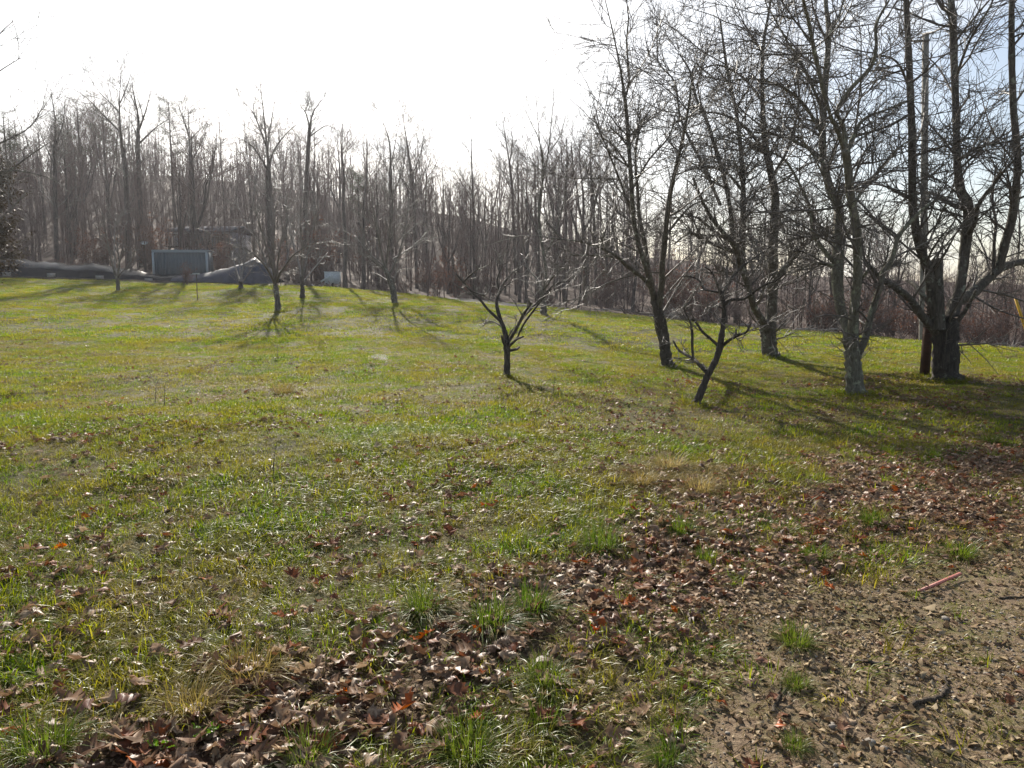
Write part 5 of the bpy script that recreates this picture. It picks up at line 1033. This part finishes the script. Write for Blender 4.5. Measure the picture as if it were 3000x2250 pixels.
# white dish on a post
g = P(427, 790, 53); g[2] = float(H(g[0], g[1])[0]); root = empty('satellite_dish', g); tag(root, 'small white dish on a post left of the grey shed', 'satellite dish'); zt = P(427, 714, 53)[2] - g[2]
mb = MB(); mb.tubes(np.array([(0, 0, -.1), (0, 0, zt / 2), (0, 0, zt - .1)]), np.array([.03, .03, .03]), 8); ob('post', mb.mesh('post', M_TIMBER), root)
mb = MB(); mb.tubes(np.array([(0, 0, -.06), (0, .01, -.04), (0, .03, .0), (0, .04, .05)]), np.array([.02, .14, .22, .25]), 16); d_ = ob('dish', mb.mesh('dish', M_WHITE), root, (0, 0, zt)); d_.rotation_euler = (.7, 0, .2)
# leaning red brown post, utility pole, yellow guy guard
g = P(2708, 1104, 14.7); g[2] = float(H(g[0], g[1])[0]) - .05
bar('wooden_post', g, P(2727, 850, 14.7), (.12, .15), simple('red_brown_wood', (0.045, 0.022, 0.016), (0.10, 0.05, 0.035), 8, .75, .25), 'square dark red brown wooden post leaning behind the largest tree', 'post', True)
g = P(2704, 1000, 36); g[2] = float(H(g[0], g[1])[0]); ptop = P(2712, 97, 36) - g; ptop[1] = 0; root = empty('utility_pole', g); tag(root, 'tall grey wooden utility pole behind the largest tree', 'utility pole'); zt = P(2712, 97, 36)[2] - g[2]
mb = MB(); mb.tubes(np.array([(0, 0, -.2), ptop * .5, ptop, ptop * 1.002]), np.array([.17, .155, .14, .01]), 12); ob('pole', mb.mesh('pole', simple('pole_wood', (.16, .145, .12), (.27, .25, .21), 5, .85, .2)), root)
mb = MB(); mb.box((ptop[0] - .42, -.16, zt - .4), (.95, .07, .07)); ob('arm', mb.mesh('arm', M_TIMBER, False), root)
mb = MB(); mb.tubes(np.array([(ptop[0] - .85, -.16, zt - .365), (ptop[0] - .85, -.16, zt - .32), (ptop[0] - .85, -.16, zt - .26), (ptop[0] - .85, -.16, zt - .22)]), np.array([.02, .05, .05, .02]), 8); ob('insulator', mb.mesh('insulator', M_CONC), root)
M_YEL = simple('yellow_plastic', (.55, .30, .02), (.70, .42, .04), 5, .5, .4)
bar('guy_guard', P(3012, 985, 20), P(2975, 874, 20), .035, M_YEL, 'yellow plastic guy wire guard leaning at the right edge', 'guy guard')
# dark stump beside the trunk of D's neighbour, gravel track and bare patch
M_TRACK = simple('pale_gravel', (.07, .062, .052), (.20, .18, .165), 14, .9, .2, 0, .03)
def patch(name, outline, mat, lab, lift=.012, n=28):
    q = [G(u, v) for u, v in outline]; c = np.mean(q, 0); P2, _ = smooth_path(q + [q[0]], np.ones(len(q) + 1), 5); P2 = P2[:-1]; rings = []; K = len(P2)
    for f in (0.02, .25, .5, .75, 1.0):
        r = c + (P2 - c) * f; r[:, 2] = H(r[:, 0], r[:, 1]) + lift * (1 if f < 1 else -1.5); rings.append(r)
    V = np.concatenate(rings); i = np.arange(4)[:, None] * K; j = np.arange(K)[None]; j2 = (j + 1) % K; Fq = np.stack([i + j, i + j2, i + K + j2, i + K + j], -1).reshape(-1, 4)
    tag(ob(name, mesh_np(name, V, [Fq], mat, True)), lab, kind='structure')
patch('gravel_track', [(1290, 871), (1360, 871), (1440, 881), (1520, 892), (1640, 902), (1560, 902), (1460, 897), (1380, 890), (1320, 880)], M_TRACK, 'pale gravel track at the top of the lawn', .06)
patch('bare_patch', [(1080, 1040), (1110, 1038), (1140, 1042), (1138, 1056), (1110, 1058), (1085, 1048)], M_TRACK, 'pale bare stony patch in the lawn', .018)

# ------------------------------------------------------------------ winter air
M_H = bpy.data.materials.new('haze'); M_H.use_nodes = True; t = M_H.node_tree; t.nodes.clear(); o_ = N(t, 'ShaderNodeOutputMaterial'); pv = N(t, 'ShaderNodeVolumePrincipled')
pv.inputs['Density'].default_value = 0.00038; pv.inputs['Color'].default_value = (.93, .94, 1, 1); pv.inputs['Anisotropy'].default_value = 0.55; t.links.new(pv.outputs[0], o_.inputs['Volume'])
mb = MB(); mb.box((0, 0, 20), (1000, 1000, 70)); tag(ob('haze', mb.mesh('haze', M_H, False)), 'thin winter haze', kind='stuff')
